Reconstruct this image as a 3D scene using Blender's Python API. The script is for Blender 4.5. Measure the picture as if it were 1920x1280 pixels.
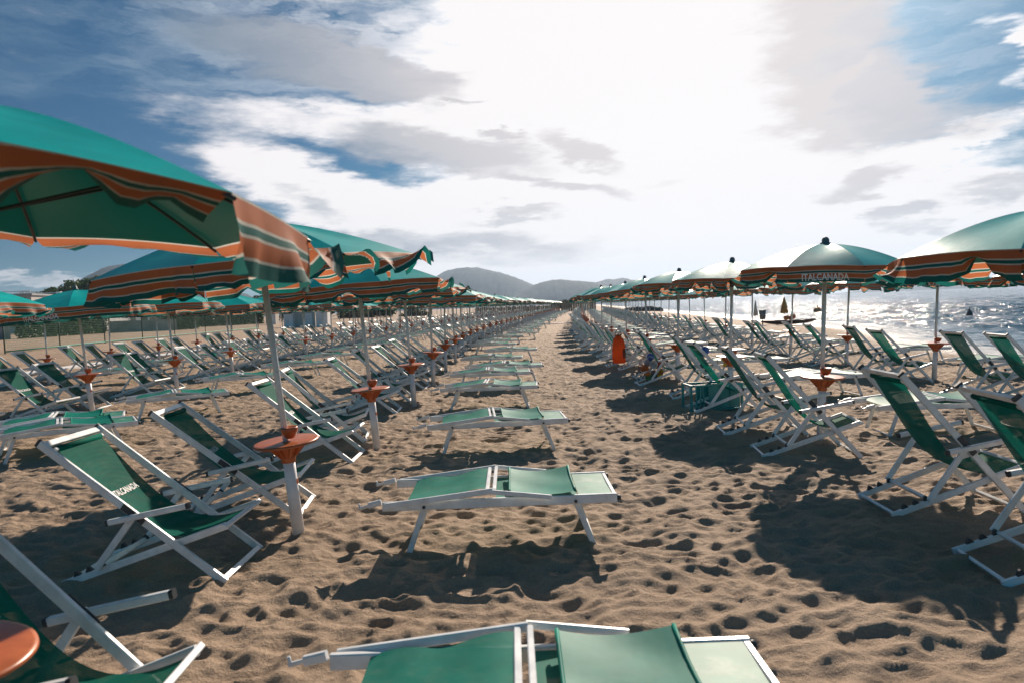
import bpy, math, random
import numpy as np
from mathutils import Vector, Matrix, Euler

for o in list(bpy.data.objects):
    bpy.data.objects.remove(o)
SC = bpy.context.scene
COL = SC.collection
R_ = math.radians

# ------------------------------------------------------------------ camera
CAM_Z = 1.70
FPX = 1280.0                      # focal length in pixels of the 1920 wide photograph
PITCH, ROLL = R_(2.95), R_(2.29)
cam = bpy.data.cameras.new('camera')
cam.sensor_width = 36.0
cam.lens = 24.0
cam.clip_start = 0.05
cam.clip_end = 30000
cam.dof.use_dof = True
cam.dof.focus_distance = 9.0
cam.dof.aperture_fstop = 3.0
camo = bpy.data.objects.new('camera', cam)
COL.objects.link(camo)
CAMROT = Matrix.Rotation(R_(90) - PITCH, 3, 'X') @ Matrix.Rotation(-ROLL, 3, 'Z')
camo.matrix_world = Matrix.Translation((0, 0, CAM_Z)) @ CAMROT.to_4x4()
SC.camera = camo

def pix_dir(px, py):
    d = CAMROT @ Vector(((px - 960) / FPX, (640 - py) / FPX, -1.0))
    return d.normalized()

def pix_ae(px, py):
    d = pix_dir(px, py)
    return math.degrees(math.atan2(d.x, d.y)), math.degrees(math.asin(d.z))

# ------------------------------------------------------------------ render settings
SC.view_settings.view_transform = 'Standard'
SC.view_settings.look = 'None'
SC.view_settings.exposure = 0.38
SC.view_settings.gamma = 1.0
SC.render.engine = 'CYCLES'
SC.cycles.use_denoising = True
SC.cycles.use_adaptive_sampling = False
SC.cycles.denoising_prefilter = 'ACCURATE'
SC.cycles.max_bounces = 6
SC.cycles.transparent_max_bounces = 12
SC.cycles.volume_bounces = 0

# ------------------------------------------------------------------ sun and sky
SUN_EL, SUN_AZ = 28.5, 18.0        # degrees; azimuth measured from +Y towards +X
sd = Vector((math.sin(R_(SUN_AZ)) * math.cos(R_(SUN_EL)), math.cos(R_(SUN_AZ)) * math.cos(R_(SUN_EL)), math.sin(R_(SUN_EL))))
sun = bpy.data.lights.new('sun', 'SUN')
sun.energy = 5.0
sun.angle = R_(0.5)
sun.color = (1.0, 0.86, 0.72)
suno = bpy.data.objects.new('sun', sun)
COL.objects.link(suno)
suno.rotation_euler = sd.to_track_quat('Z', 'Y').to_euler()

W = bpy.data.worlds.new('World')
SC.world = W
W.use_nodes = True
wt = W.node_tree
wt.nodes.clear()

class NT:
    """small helper to wire shader nodes"""
    def __init__(s, tree): s.t = tree
    def n(s, typ, **kw):
        nd = s.t.nodes.new(typ)
        for k, v in kw.items(): setattr(nd, k, v)
        return nd
    def put(s, sock, v):
        if hasattr(v, 'is_output'): s.t.links.new(v, sock)
        else: sock.default_value = v
    def math(s, op, a, b=0.0, c=None, clamp=False):
        nd = s.n('ShaderNodeMath', operation=op, use_clamp=clamp)
        s.put(nd.inputs[0], a); s.put(nd.inputs[1], b)
        if c is not None: s.put(nd.inputs[2], c)
        return nd.outputs[0]
    def vmath(s, op, a, b=None):
        nd = s.n('ShaderNodeVectorMath', operation=op)
        s.put(nd.inputs[0], a)
        if b is not None: s.put(nd.inputs[1], b)
        return nd.outputs['Value'] if op in ('LENGTH', 'DOT_PRODUCT', 'DISTANCE') else nd.outputs[0]
    def sstep(s, x, a, b, lo=0.0, hi=1.0):
        nd = s.n('ShaderNodeMapRange', interpolation_type='SMOOTHSTEP')
        s.put(nd.inputs[0], x); nd.inputs[1].default_value = a; nd.inputs[2].default_value = b
        nd.inputs[3].default_value = lo; nd.inputs[4].default_value = hi
        return nd.outputs[0]
    def lin(s, x, a, b, lo=0.0, hi=1.0):
        nd = s.n('ShaderNodeMapRange')
        s.put(nd.inputs[0], x); nd.inputs[1].default_value = a; nd.inputs[2].default_value = b
        nd.inputs[3].default_value = lo; nd.inputs[4].default_value = hi
        return nd.outputs[0]
    def noise(s, vec, scale, detail=4.0, rough=0.55, col=False, dist=0.0):
        nd = s.n('ShaderNodeTexNoise')
        if vec is not None: s.put(nd.inputs['Vector'], vec)
        nd.inputs['Scale'].default_value = scale; nd.inputs['Detail'].default_value = detail
        nd.inputs['Roughness'].default_value = rough; nd.inputs['Distortion'].default_value = dist
        return nd.outputs['Color' if col else 'Fac']
    def mix(s, f, a, b, mode='MIX'):
        nd = s.n('ShaderNodeMix', data_type='RGBA', blend_type=mode)
        s.put(nd.inputs[0], f); s.put(nd.inputs[6], a); s.put(nd.inputs[7], b)
        return nd.outputs[2]

def c4(r, g, b): return (r, g, b, 1.0)

w = NT(wt)
out = w.n('ShaderNodeOutputWorld')
bg = w.n('ShaderNodeBackground')
bg.inputs['Strength'].default_value = 0.1
wt.links.new(bg.outputs[0], out.inputs[0])
sky = w.n('ShaderNodeTexSky', sky_type='NISHITA')
sky.sun_disc = False
sky.sun_elevation = R_(SUN_EL)
sky.sun_rotation = R_(SUN_AZ)
sky.altitude = 0
sky.air_density = 1.0
sky.dust_density = 0.6
sky.ozone_density = 2.5
tc = w.n('ShaderNodeTexCoord')
dirv = w.vmath('NORMALIZE', tc.outputs['Generated'])
sx = w.n('ShaderNodeSeparateXYZ'); wt.links.new(dirv, sx.inputs[0])
az = w.math('MULTIPLY', w.math('ARCTAN2', sx.outputs[0], sx.outputs[1]), 57.2958)
el = w.math('MULTIPLY', w.math('ARCSINE', sx.outputs[2]), 57.2958)
cx = w.n('ShaderNodeCombineXYZ'); w.put(cx.inputs[0], az); w.put(cx.inputs[1], el)
ae = cx.outputs[0]
stre = w.vmath('MULTIPLY', ae, (0.075, 0.27, 1.0))
warp = w.vmath('SUBTRACT', w.noise(stre, 1.6, 5.0, 0.6, True), (0.5, 0.5, 0.5))
aew = w.vmath('ADD', ae, w.vmath('MULTIPLY', warp, (9.0, 4.5, 0.0)))
warp2 = w.vmath('SUBTRACT', w.noise(stre, 6.0, 6.0, 0.65, True), (0.5, 0.5, 0.5))
aew = w.vmath('ADD', aew, w.vmath('MULTIPLY', warp2, (2.4, 1.1, 0.0)))
fbm = w.noise(stre, 2.6, 8.0, 0.62)
fbm2 = w.noise(w.vmath('ADD', stre, (7.3, 2.1, 4.0)), 2.2, 7.0, 0.6)

def blobs(lst, vec):
    acc = 0.0
    for (px, py, rx, ry, rot, wgt) in lst:
        a, e = pix_ae(px, py)
        mp = w.n('ShaderNodeMapping', vector_type='TEXTURE')
        w.put(mp.inputs[0], vec)
        mp.inputs[1].default_value = (a, e, 0)
        mp.inputs[2].default_value = (0, 0, R_(-rot))
        mp.inputs[3].default_value = (rx / FPX * 57.3, ry / FPX * 57.3, 1)
        v = w.sstep(w.vmath('LENGTH', mp.outputs[0]), 0.25, 1.35, 1.0, 0.0)
        acc = w.math('MULTIPLY_ADD', v, wgt, acc)
    return acc

bright = blobs([
    (1140, 120, 400, 330, 0, 1.3), (1160, 420, 460, 130, 0, 1.2), (1480, 430, 430, 150, 0, 1.2),
    (640, 236, 330, 36, 3, 0.75), (520, 322, 170, 50, 14, 1.0), (760, 400, 300, 60, 8, 1.0),
    (1010, 240, 230, 60, 0, 1.0), (1740, 285, 160, 26, -18, 0.8), (1800, 420, 200, 70, 0, 0.75),
    (1915, 95, 34, 60, -25, 0.8), (1560, 165, 90, 18, -40, 0.55),
    (90, 526, 190, 9, 0, 0.6)], aew)
veil = blobs([(430, 50, 480, 120, 8, 0.9), (700, 90, 380, 110, 5, 0.9), (60, 150, 330, 22, 8, 0.5), (330, 170, 260, 40, 10, 0.6), (1640, 130, 230, 150, 0, 0.45)], aew)
dark = blobs([
    (560, 110, 270, 55, 12, 0.85), (720, 150, 170, 40, 8, 0.7), (830, 285, 230, 42, 8, 1.0),
    (1060, 350, 150, 16, 8, 0.8), (600, 375, 90, 22, 12, 0.5), (960, 402, 110, 12, 0, 0.6),
    (1570, 90, 120, 170, -25, 0.95), (1660, 220, 190, 50, 5, 0.8), (1620, 345, 95, 20, -8, 0.8),
    (1675, 405, 50, 15, -10, 0.85), (1090, 285, 90, 20, 22, 0.8), (1880, 350, 90, 20, 0, 0.7),
    (1720, 430, 60, 16, 0, 0.6), (940, 252, 50, 9, 15, 0.7), (880, 190, 36, 6, -4, 0.6),
    (760, 450, 330, 26, 2, 0.6), (900, 478, 330, 26, 1, 0.45), (1250, 335, 60, 8, 8, 0.4)], aew)
horiz = blobs([(1060, 480, 560, 60, 0, 1.0), (1500, 500, 560, 80, 0, 1.0), (1850, 500, 300, 50, 0, 0.8)], ae)

cov = w.sstep(w.math('ADD', bright, w.math('MULTIPLY', w.math('SUBTRACT', fbm, 0.5), 1.15)), 0.10, 0.95)
veil = w.math('MULTIPLY', veil, w.sstep(w.noise(w.vmath('MULTIPLY', aew, (0.05, 0.22, 1.0)), 3.0, 7.0, 0.6), 0.28, 0.78), clamp=True)
dk = w.sstep(w.math('ADD', dark, w.math('MULTIPLY', w.math('SUBTRACT', fbm2, 0.5), 0.95)), 0.10, 0.85)
sunang = w.math('MULTIPLY', w.math('ARCCOSINE', w.vmath('DOT_PRODUCT', dirv, tuple(sd))), 57.2958)
glow = w.math('POWER', w.sstep(sunang, 2.0, 38.0, 1.0, 0.0), 2.4)
skyc = w.mix(1.0, sky.outputs[0], c4(0.030, 0.21, 0.315), 'MULTIPLY')
skyc = w.mix(w.sstep(el, -2.0, 26.0, 0.0, 1.0), w.mix(1.0, skyc, c4(0.75, 0.8, 0.85), 'MULTIPLY'), skyc)
cloud_lit = w.mix(w.sstep(sunang, 10.0, 52.0), c4(9.0, 8.6, 8.5), c4(7.4, 7.0, 7.05))
cloud_dk = w.mix(w.sstep(sunang, 14.0, 44.0), c4(5.7, 5.2, 5.15), c4(1.2, 1.75, 2.4))
hz = w.mix(w.sstep(sunang, 20.0, 50.0), c4(12.0, 11.0, 10.6), c4(8.2, 7.4, 7.2))
col = w.mix(w.math('MULTIPLY', horiz, 0.9, clamp=True), skyc, hz)
col = w.mix(w.math('MULTIPLY', veil, 0.6), col, w.mix(w.sstep(sunang, 16.0, 48.0), c4(9.0, 8.5, 8.4), c4(2.2, 3.1, 4.0)))
col = w.mix(cov, col, cloud_lit)
col = w.mix(1.0, col, w.mix(glow, c4(0, 0, 0), c4(5.0, 4.8, 4.6)), 'ADD')
col = w.vmath('MINIMUM', col, (7.6, 7.3, 7.25))
col = w.mix(w.math('MULTIPLY', dk, 0.85), col, cloud_dk)
# unseen sky overhead and behind is brightened and warmed as added fill light
fade = w.sstep(el, 26.0, 50.0, 1.0, 1.0)
back = w.sstep(sx.outputs[1], -0.4, 0.5, 2.3, 1.0)
col = w.mix(1.0, col, w.math('MULTIPLY', fade, back), 'MULTIPLY')
col = w.mix(1.0, col, w.mix(w.sstep(sx.outputs[1], -0.3, 0.45), c4(1.25, 1.05, 0.82), c4(1, 1, 1)), 'MULTIPLY')
wt.links.new(col, bg.inputs['Color'])

# ------------------------------------------------------------------ materials
MATS = {}
def mat(name):
    m = bpy.data.materials.new(name); m.use_nodes = True
    m.node_tree.nodes.clear()
    t = NT(m.node_tree)
    o = t.n('ShaderNodeOutputMaterial')
    MATS[name] = m
    return m, t, o

def principled(t, base, rough=0.5, metal=0.0, spec=0.5, normal=None):
    p = t.n('ShaderNodeBsdfPrincipled')
    t.put(p.inputs['Base Color'], base); t.put(p.inputs['Roughness'], rough)
    t.put(p.inputs['Metallic'], metal); t.put(p.inputs['Specular IOR Level'], spec)
    if normal is not None: t.put(p.inputs['Normal'], normal)
    return p

def bump(t, h, strength=0.3, dist=0.01):
    b = t.n('ShaderNodeBump')
    b.inputs['Strength'].default_value = strength; b.inputs['Distance'].default_value = dist
    t.put(b.inputs['Height'], h)
    return b.outputs[0]

def simple(name, base, rough=0.5, metal=0.0, spec=0.5, var=0.12, scale=6.0, bmp=0.0, bscale=60.0):
    m, t, o = mat(name)
    g = t.n('ShaderNodeTexCoord').outputs['Object']
    n1 = t.noise(g, scale, 5.0, 0.6)
    dark_ = tuple(c * (1 - var) for c in base[:3]) + (1,)
    lite = tuple(min(1, c * (1 + var * 0.6)) for c in base[:3]) + (1,)
    rnd = t.n('ShaderNodeObjectInfo').outputs['Random']
    cc = t.mix(t.sstep(n1, 0.3, 0.7), dark_, lite)
    cc = t.mix(t.math('MULTIPLY', rnd, 0.14), cc, c4(base[0] * 0.55, base[1] * 0.55, base[2] * 0.55))
    nr = None
    if bmp: nr = bump(t, t.noise(g, bscale, 4.0, 0.6), bmp, 0.004)
    p = principled(t, cc, t.lin(n1, 0.3, 0.7, max(0.05, rough - 0.08), min(1, rough + 0.08)), metal, spec, nr)
    t.t.links.new(p.outputs[0], o.inputs[0])
    return m

def fabric(name, base, rough=0.5, transl=0.25, transp=0.0, spec=0.5, uv=None, weave=0.0, sheen=0.0, spots=None, under=None):
    m, t, o = mat(name)
    g = t.n('ShaderNodeTexCoord').outputs['Object']
    n1 = t.noise(g, 5.0, 5.0, 0.6)
    if uv == 'stripes':
        u = t.n('ShaderNodeUVMap').outputs[0]
        s = t.n('ShaderNodeSeparateXYZ'); t.put(s.inputs[0], u)
        cr = t.n('ShaderNodeValToRGB'); cr.color_ramp.interpolation = 'CONSTANT'
        org, wht, grn = c4(0.60, 0.185, 0.075), c4(0.72, 0.70, 0.62), c4(0.003, 0.165, 0.15)
        stops = [(0.0, wht), (0.035, org), (0.30, wht), (0.345, grn), (0.45, wht), (0.495, org), (0.74, wht), (0.785, grn)]
        e = cr.color_ramp.elements
        e[0].position, e[0].color = stops[0]
        e[1].position, e[1].color = stops[-1]
        for p_, c_ in stops[1:-1]:
            q = e.new(p_); q.color = c_
        t.put(cr.inputs[0], s.outputs[1])
        cc = t.mix(t.sstep(n1, 0.35, 0.75, 0.0, 0.22), cr.outputs[0], c4(0.08, 0.06, 0.05))
    else:
        cc = t.mix(t.sstep(n1, 0.3, 0.75), c4(base[0] * 0.78, base[1] * 0.78, base[2] * 0.78), c4(*base))
        if spots:
            n2 = t.noise(g, 3.2, 6.0, 0.7)
            cc = t.mix(t.sstep(n2, 0.5, 0.72, 0.0, spots[1]), cc, c4(*spots[0]))
    rnd = t.n('ShaderNodeObjectInfo').outputs['Random']
    cc = t.mix(t.math('MULTIPLY', rnd, 0.16), cc, c4(base[0] * 0.5 + 0.02, base[1] * 0.5 + 0.02, base[2] * 0.5 + 0.02))
    if under:      # inner side, its shade put into a darker colour; the outer side of the canopy mesh is its back face
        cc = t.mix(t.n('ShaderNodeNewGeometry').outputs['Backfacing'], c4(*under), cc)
    so = t.n('ShaderNodeSeparateXYZ'); t.put(so.inputs[0], g)
    wu = t.math('SINE', t.math('MULTIPLY', so.outputs[1], 620.0))
    wv = t.math('SINE', t.math('MULTIPLY', t.math('ADD', so.outputs[0], so.outputs[2]), 620.0))
    wvv = t.math('MULTIPLY', wu, wv)
    if weave: cc = t.mix(t.sstep(wvv, 0.1, 0.8, 0.0, weave), cc, c4(0.01, 0.03, 0.025))
    hgt = t.math('ADD', t.math('MULTIPLY', wvv, 0.1), t.noise(g, 7.0, 2.0))
    nr = bump(t, hgt, 0.25, 0.006)
    p = principled(t, cc, rough, 0.0, spec, nr)
    p.inputs['Sheen Weight'].default_value = sheen
    p.inputs['Sheen Roughness'].default_value = 0.4
    sh = p.outputs[0]
    if transl:
        tr = t.n('ShaderNodeBsdfTranslucent'); t.put(tr.inputs[0], cc)
        mx = t.n('ShaderNodeMixShader'); mx.inputs[0].default_value = transl
        t.t.links.new(sh, mx.inputs[1]); t.t.links.new(tr.outputs[0], mx.inputs[2]); sh = mx.outputs[0]
    if transp:
        tp = t.n('ShaderNodeBsdfTransparent')
        mx = t.n('ShaderNodeMixShader')
        t.put(mx.inputs[0], t.sstep(t.noise(g, 14.0, 3.0), 0.3, 0.8, transp * 0.5, transp * 1.6))
        t.t.links.new(sh, mx.inputs[1]); t.t.links.new(tp.outputs[0], mx.inputs[2]); sh = mx.outputs[0]
    t.t.links.new(sh, o.inputs[0])
    return m

M_WHITE = simple('white_metal', c4(0.84, 0.85, 0.84), 0.34, 0.0, 0.6, 0.14, 9.0)
M_STEEL = simple('pole_metal', c4(0.72, 0.74, 0.74), 0.32, 0.1, 0.5, 0.12, 5.0)
M_PVC = simple('post_plastic', c4(0.80, 0.79, 0.78), 0.4, 0.0, 0.5, 0.12, 7.0)
M_ORANGE = simple('orange_plastic', c4(0.50, 0.13, 0.04), 0.38, 0.0, 0.5, 0.22, 8.0)
M_DARK = simple('dark_plastic', c4(0.06, 0.065, 0.068), 0.5, 0.0, 0.4, 0.2, 8.0)
M_RIB = simple('rib_metal', c4(0.05, 0.06, 0.06), 0.45, 0.5, 0.4, 0.2, 8.0)
M_FINIAL = simple('finial_plastic', c4(0.16, 0.17, 0.17), 0.5, 0.0, 0.4, 0.2, 30.0)
M_SLING = fabric('sling_mesh', (0.0, 0.21, 0.15), 0.7, 0.4, 0.05, 0.08, weave=0.35)
M_BED = fabric('bed_mesh', (0.006, 0.29, 0.21), 0.55, 0.15, 0.05, 0.14, weave=0.45, spots=((0.18, 0.42, 0.34), 0.3))  # spots put a whitish sheen into the bed colour
M_FOOT = fabric('foot_mesh', (0.06, 0.34, 0.24), 0.5, 0.1, 0.05, 0.22, weave=0.4, spots=((0.42, 0.52, 0.47), 0.75))
M_FLAP = fabric('visor_mesh', (0.003, 0.28, 0.205), 0.52, 0.15, 0.0, 0.14, spots=((0.12, 0.38, 0.3), 0.35))  # pale sheen patches painted into the visor colour
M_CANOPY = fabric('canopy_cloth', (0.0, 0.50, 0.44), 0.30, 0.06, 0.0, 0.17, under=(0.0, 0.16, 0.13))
M_VAL = fabric('valance_cloth', (0.3, 0.1, 0.05), 0.6, 0.45, 0.0, 0.15, uv='stripes')
M_LETTER = simple('white_print', c4(0.74, 0.74, 0.72), 0.6, var=0.1)

# ------------------------------------------------------------------ mesh builder
class MB:
    def __init__(s):
        s.v, s.f, s.m, s.s, s.uv = [], [], [], [], []
    def face(s, idx, mi=0, smooth=False, uv=None):
        s.f.append(tuple(idx)); s.m.append(mi); s.s.append(smooth); s.uv.append(uv)
    def bar(s, p0, p1, wd, th, side=(0, 1, 0), mi=0, bev=0.18):
        """rectangular tube between two points; wd across 'side', th across the other axis"""
        p0, p1 = Vector(p0), Vector(p1)
        d = (p1 - p0).normalized()
        sd_ = Vector(side); sd_ = (sd_ - d * sd_.dot(d))
        if sd_.length < 1e-4: sd_ = d.orthogonal()
        sd_.normalize(); up = d.cross(sd_).normalized()
        a, b = wd / 2, th / 2
        c = min(a, b) * bev * 2 if bev else 0
        if c:
            sec = [(-a + c, -b), (a - c, -b), (a, -b + c), (a, b - c), (a - c, b), (-a + c, b), (-a, b - c), (-a, -b + c)]
        else:
            sec = [(-a, -b), (a, -b), (a, b), (-a, b)]
        n = len(sec); i0 = len(s.v)
        for p in (p0, p1):
            for (x, y) in sec: s.v.append(p + sd_ * x + up * y)
        for k in range(n):
            j = (k + 1) % n
            s.face((i0 + k, i0 + j, i0 + n + j, i0 + n + k), mi)
        s.face([i0 + k for k in reversed(range(n))], mi)
        s.face([i0 + n + k for k in range(n)], mi)
        return s
    def tube(s, pts, r, n=10, mi=0, cap=True):
        pts = [Vector(p) for p in pts]
        rs = r if isinstance(r, (list, tuple)) else [r] * len(pts)
        i0 = len(s.v)
        prev = None
        for k, p in enumerate(pts):
            d = (pts[min(k + 1, len(pts) - 1)] - pts[max(k - 1, 0)]).normalized()
            a = d.orthogonal().normalized() if prev is None else (prev - d * prev.dot(d)).normalized()
            prev = a; b = d.cross(a)
            for q in range(n):
                t_ = 2 * math.pi * q / n
                s.v.append(p + (a * math.cos(t_) + b * math.sin(t_)) * rs[k])
        for k in range(len(pts) - 1):
            for q in range(n):
                j = (q + 1) % n
                s.face((i0 + k * n + q, i0 + k * n + j, i0 + (k + 1) * n + j, i0 + (k + 1) * n + q), mi, True)
        if cap:
            s.face([i0 + q for q in reversed(range(n))], mi)
            s.face([i0 + (len(pts) - 1) * n + q for q in range(n)], mi)
        return s
    def lathe(s, prof, n=20, c=(0, 0, 0), mi=0, ax=1.0, smooth=True):
        i0 = len(s.v); c = Vector(c)
        for (r, z) in prof:
            for q in range(n):
                t_ = 2 * math.pi * q / n
                s.v.append(c + Vector((r * math.cos(t_), r * ax * math.sin(t_), z)))
        for k in range(len(prof) - 1):
            for q in range(n):
                j = (q + 1) % n
                s.face((i0 + k * n + q, i0 + k * n + j, i0 + (k + 1) * n + j, i0 + (k + 1) * n + q), mi, smooth)
        if prof[0][0] > 1e-4: s.face([i0 + q for q in reversed(range(n))], mi)
        if prof[-1][0] > 1e-4: s.face([i0 + (len(prof) - 1) * n + q for q in range(n)], mi)
        return s
    def sheet(s, fn, nu, nv, mi=0, smooth=True, uv=True):
        i0 = len(s.v)
        for j in range(nv + 1):
            for i in range(nu + 1): s.v.append(Vector(fn(i / nu, j / nv)))
        for j in range(nv):
            for i in range(nu):
                a = i0 + j * (nu + 1) + i
                s.face((a, a + 1, a + nu + 2, a + nu + 1), mi, smooth,
                       ((i / nu, j / nv), ((i + 1) / nu, j / nv), ((i + 1) / nu, (j + 1) / nv), (i / nu, (j + 1) / nv)) if uv else None)
        return s
    def box(s, c, size, rz=0.0, mi=0, bev=0.08):
        c = Vector(c); x, y, z = size
        r = Matrix.Rotation(rz, 3, 'Z')
        s.bar(c - Vector((0, 0, z / 2)), c + Vector((0, 0, z / 2)), x, y, r @ Vector((1, 0, 0)), mi, bev)
        return s
    def add(s, other, mi=None, mtx=None):
        i0 = len(s.v)
        s.v += [mtx @ v for v in other.v] if mtx is not None else list(other.v)
        for k, f in enumerate(other.f):
            s.face([i + i0 for i in f], other.m[k] if mi is None else mi, other.s[k], other.uv[k])
        return s
    def mesh(s, name, mats):
        me = bpy.data.meshes.new(name)
        me.from_pydata([tuple(v) for v in s.v], [], s.f)
        for m in (mats if isinstance(mats, (list, tuple)) else [mats]): me.materials.append(m)
        me.polygons.foreach_set('material_index', s.m)
        me.polygons.foreach_set('use_smooth', s.s)
        if any(u is not None for u in s.uv):
            ul = me.uv_layers.new(name='UVMap')
            flat = []
            for k, f in enumerate(s.f):
                u = s.uv[k]
                for q in range(len(f)): flat += list(u[q]) if u is not None else [0.0, 0.1]
            ul.data.foreach_set('uv', flat)
        me.update()
        return me
    def build(s, name, mats, parent=None):
        o = bpy.data.objects.new(name, s.mesh(name, mats))
        COL.objects.link(o)
        if parent is not None: o.parent = parent
        return o

def tag(o, label=None, cat=None, group=None, kind=None):
    if label: o['label'] = label
    if cat: o['category'] = cat
    if group: o['group'] = group
    if kind: o['kind'] = kind
    return o

def empty(name, loc=(0, 0, 0), rz=0.0):
    o = bpy.data.objects.new(name, None)
    o.empty_display_size = 0.1
    COL.objects.link(o)
    o.location = loc; o.rotation_euler = (0, 0, rz)
    return o

def copy_tree(o, parent=None):
    c = o.copy()
    COL.objects.link(c)
    if parent is not None: c.parent = parent
    for ch in list(o.children): copy_tree(ch, c)
    return c

def text_geo(s, bold=0.02):
    cu = bpy.data.curves.new('lettering_source', 'FONT')
    cu.body = s; cu.size = 1.0; cu.resolution_u = 3; cu.offset = bold
    ob = bpy.data.objects.new('lettering_source', cu)
    COL.objects.link(ob)
    dg = bpy.context.evaluated_depsgraph_get()
    me = bpy.data.meshes.new_from_object(ob.evaluated_get(dg))
    v = np.array([tuple(q.co) for q in me.vertices])
    f = [tuple(p.vertices) for p in me.polygons]
    bpy.data.objects.remove(ob); bpy.data.curves.remove(cu); bpy.data.meshes.remove(me)
    v[:, 0] = (v[:, 0] - v[:, 0].min()) / np.ptp(v[:, 0])
    v[:, 1] = (v[:, 1] - v[:, 1].min()) / np.ptp(v[:, 1])
    return v, f
TXT_V, TXT_F = text_geo('ITALCANADA')

def lettering(fn):
    """fn maps (x, y) in the unit square of the word to a 3-D point"""
    b = MB()
    for (x, y, _z) in TXT_V: b.v.append(Vector(fn(x, y)))
    for f in TXT_F: b.face(f)
    return b

# ------------------------------------------------------------------ ground
def softp(y, y0=30.0, wd=6.0):
    t_ = (np.asarray(y, float) - y0) / wd
    return wd * np.where(t_ > 30, t_, np.log1p(np.exp(np.minimum(t_, 30))))
def curve(y): return -0.015 * np.asarray(y, float) + 0.12 * softp(y)
def slope(y): return -0.015 + 0.12 / (1 + math.exp(-(y - 30.0) / 6.0))
def sst(x, a, b):
    t_ = np.clip((np.asarray(x, float) - a) / (b - a), 0, 1)
    return t_ * t_ * (3 - 2 * t_)
SEA_Z = -0.32
def ground(x, y):
    X = np.asarray(x, float) - curve(y)
    Xs = X - 4.0 * sst(y, 20, 38)
    g = -0.10 * sst(X, 4.5, 9.0) - 0.25 * sst(Xs, 9.5, 16.5) - 0.035 * np.clip(Xs - 15.5, 0, 70)
    g = g + 0.55 * sst(-X, 15, 45)
    return g
def gz(x, y): return float(ground(x, y))

def sand_tile(N=1024, cell=0.02, seed=5):
    rg = np.random.default_rng(seed)
    H = np.zeros((N, N))
    n = 30000
    cxs, cys = rg.integers(0, N, n), rg.integers(0, N, n)
    ang = rg.normal(0.05, 0.55, n)
    la = rg.uniform(0.055, 0.15, n); lb = la * rg.uniform(0.38, 0.75, n)
    dep = rg.uniform(0.10, 0.20, n) * lb
    for i in range(n):
        rad = int(la[i] / cell * 1.35) + 1
        q_ = np.arange(-rad, rad + 1)
        xx, yy = np.meshgrid(q_ * cell, q_ * cell)
        ca, sa_ = math.cos(ang[i]), math.sin(ang[i])
        u = (xx * ca + yy * sa_) / la[i]; v = (-xx * sa_ + yy * ca) / lb[i]
        r = np.sqrt(u * u + v * v)
        ix = (cxs[i] + q_) % N; iy = (cys[i] + q_) % N
        sl_ = np.ix_(iy, ix); sub = H[sl_]
        rim = np.clip(1 - ((r - 1.08) / .26) ** 2, 0, 1) * dep[i] * .55
        H[sl_] = np.where(r < 1.0, sub * 0.32 - dep[i] * (1 - r * r), sub) + rim
    k = np.fft.fftfreq(N, cell)
    kk = np.sqrt(k[None, :] ** 2 + k[:, None] ** 2)
    F = np.fft.fft2(H) * np.exp(-2 * (math.pi * kk * 0.009) ** 2)
    wn = np.fft.fft2(rg.normal(size=(N, N)))
    b1 = np.real(np.fft.ifft2(wn * np.exp(-((kk - 1.6) / 0.9) ** 2))); b1 /= b1.std()
    b2 = np.real(np.fft.ifft2(wn * np.exp(-((kk - 5.0) / 2.5) ** 2))); b2 /= b2.std()
    ka = np.sqrt((1.75 * k[None, :]) ** 2 + k[:, None] ** 2)
    def ridged(c, wd, sd_):
        f_ = np.real(np.fft.ifft2(np.fft.fft2(np.random.default_rng(sd_).normal(size=(N, N))) * np.exp(-((ka - c) / wd) ** 2)))
        return -1.4 * np.tanh(np.abs(f_ / f_.std()) / 1.4)
    rg2 = 0.030 * ridged(2.9, 1.2, 31) + 0.0165 * ridged(6.2, 2.2, 32)
    rg2 = np.real(np.fft.ifft2(np.fft.fft2(rg2) * np.exp(-2 * (math.pi * kk * 0.007) ** 2)))
    H = np.real(np.fft.ifft2(F)) * .8 + 0.008 * b1 + 0.003 * b2 + rg2
    return H - H.mean()
TILE = sand_tile()
def tile(x, y, cell=0.02):
    N = TILE.shape[0]
    fx = (x / cell) % N; fy = (y / cell) % N
    ix = np.floor(fx).astype(int); iy = np.floor(fy).astype(int)
    tx, ty = fx - ix, fy - iy
    ix %= N; iy %= N
    jx, jy = (ix + 1) % N, (iy + 1) % N
    return (TILE[iy, ix] * (1 - tx) * (1 - ty) + TILE[iy, jx] * tx * (1 - ty) + TILE[jy, ix] * (1 - tx) * ty + TILE[jy, jx] * tx * ty)

def steps(a, b, fn):
    o = [a]
    while o[-1] < b: o.append(o[-1] + fn(o[-1]))
    return o
ysf = steps(1.2, 130.0, lambda y: max(0.019, 0.0030 * y) if y < 40 else 0.012 * y)
ysb = [-x for x in steps(-1.2, 30.0, lambda q: 0.1 if q < 0 else 0.2 + q * 0.25)][::-1]
ys = np.array(ysb[:-1] + ysf + steps(ysf[-1] * 1.1, 3100, lambda y: y * 0.25))
ys[0] = -3100
xp = steps(0.0, 60.0, lambda x: max(0.021, 0.0055 * x) if x < 30 else 0.05 * x)
xp = np.array(xp + steps(xp[-1] * 1.1, 3100, lambda x: x * 0.3))
xs = np.concatenate([-xp[1:][::-1], xp])
GX, GY = np.meshgrid(xs, ys)
dist = np.hypot(GX, GY)
amp = 1.0 - 0.35 * sst(dist, 15, 60) - 0.65 * sst(dist, 60, 140)
Xs_ = GX - curve(GY) - 4.0 * sst(GY, 20, 38)
amp = amp * (1 - 0.85 * sst(Xs_, 11.0, 14.5))
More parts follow.
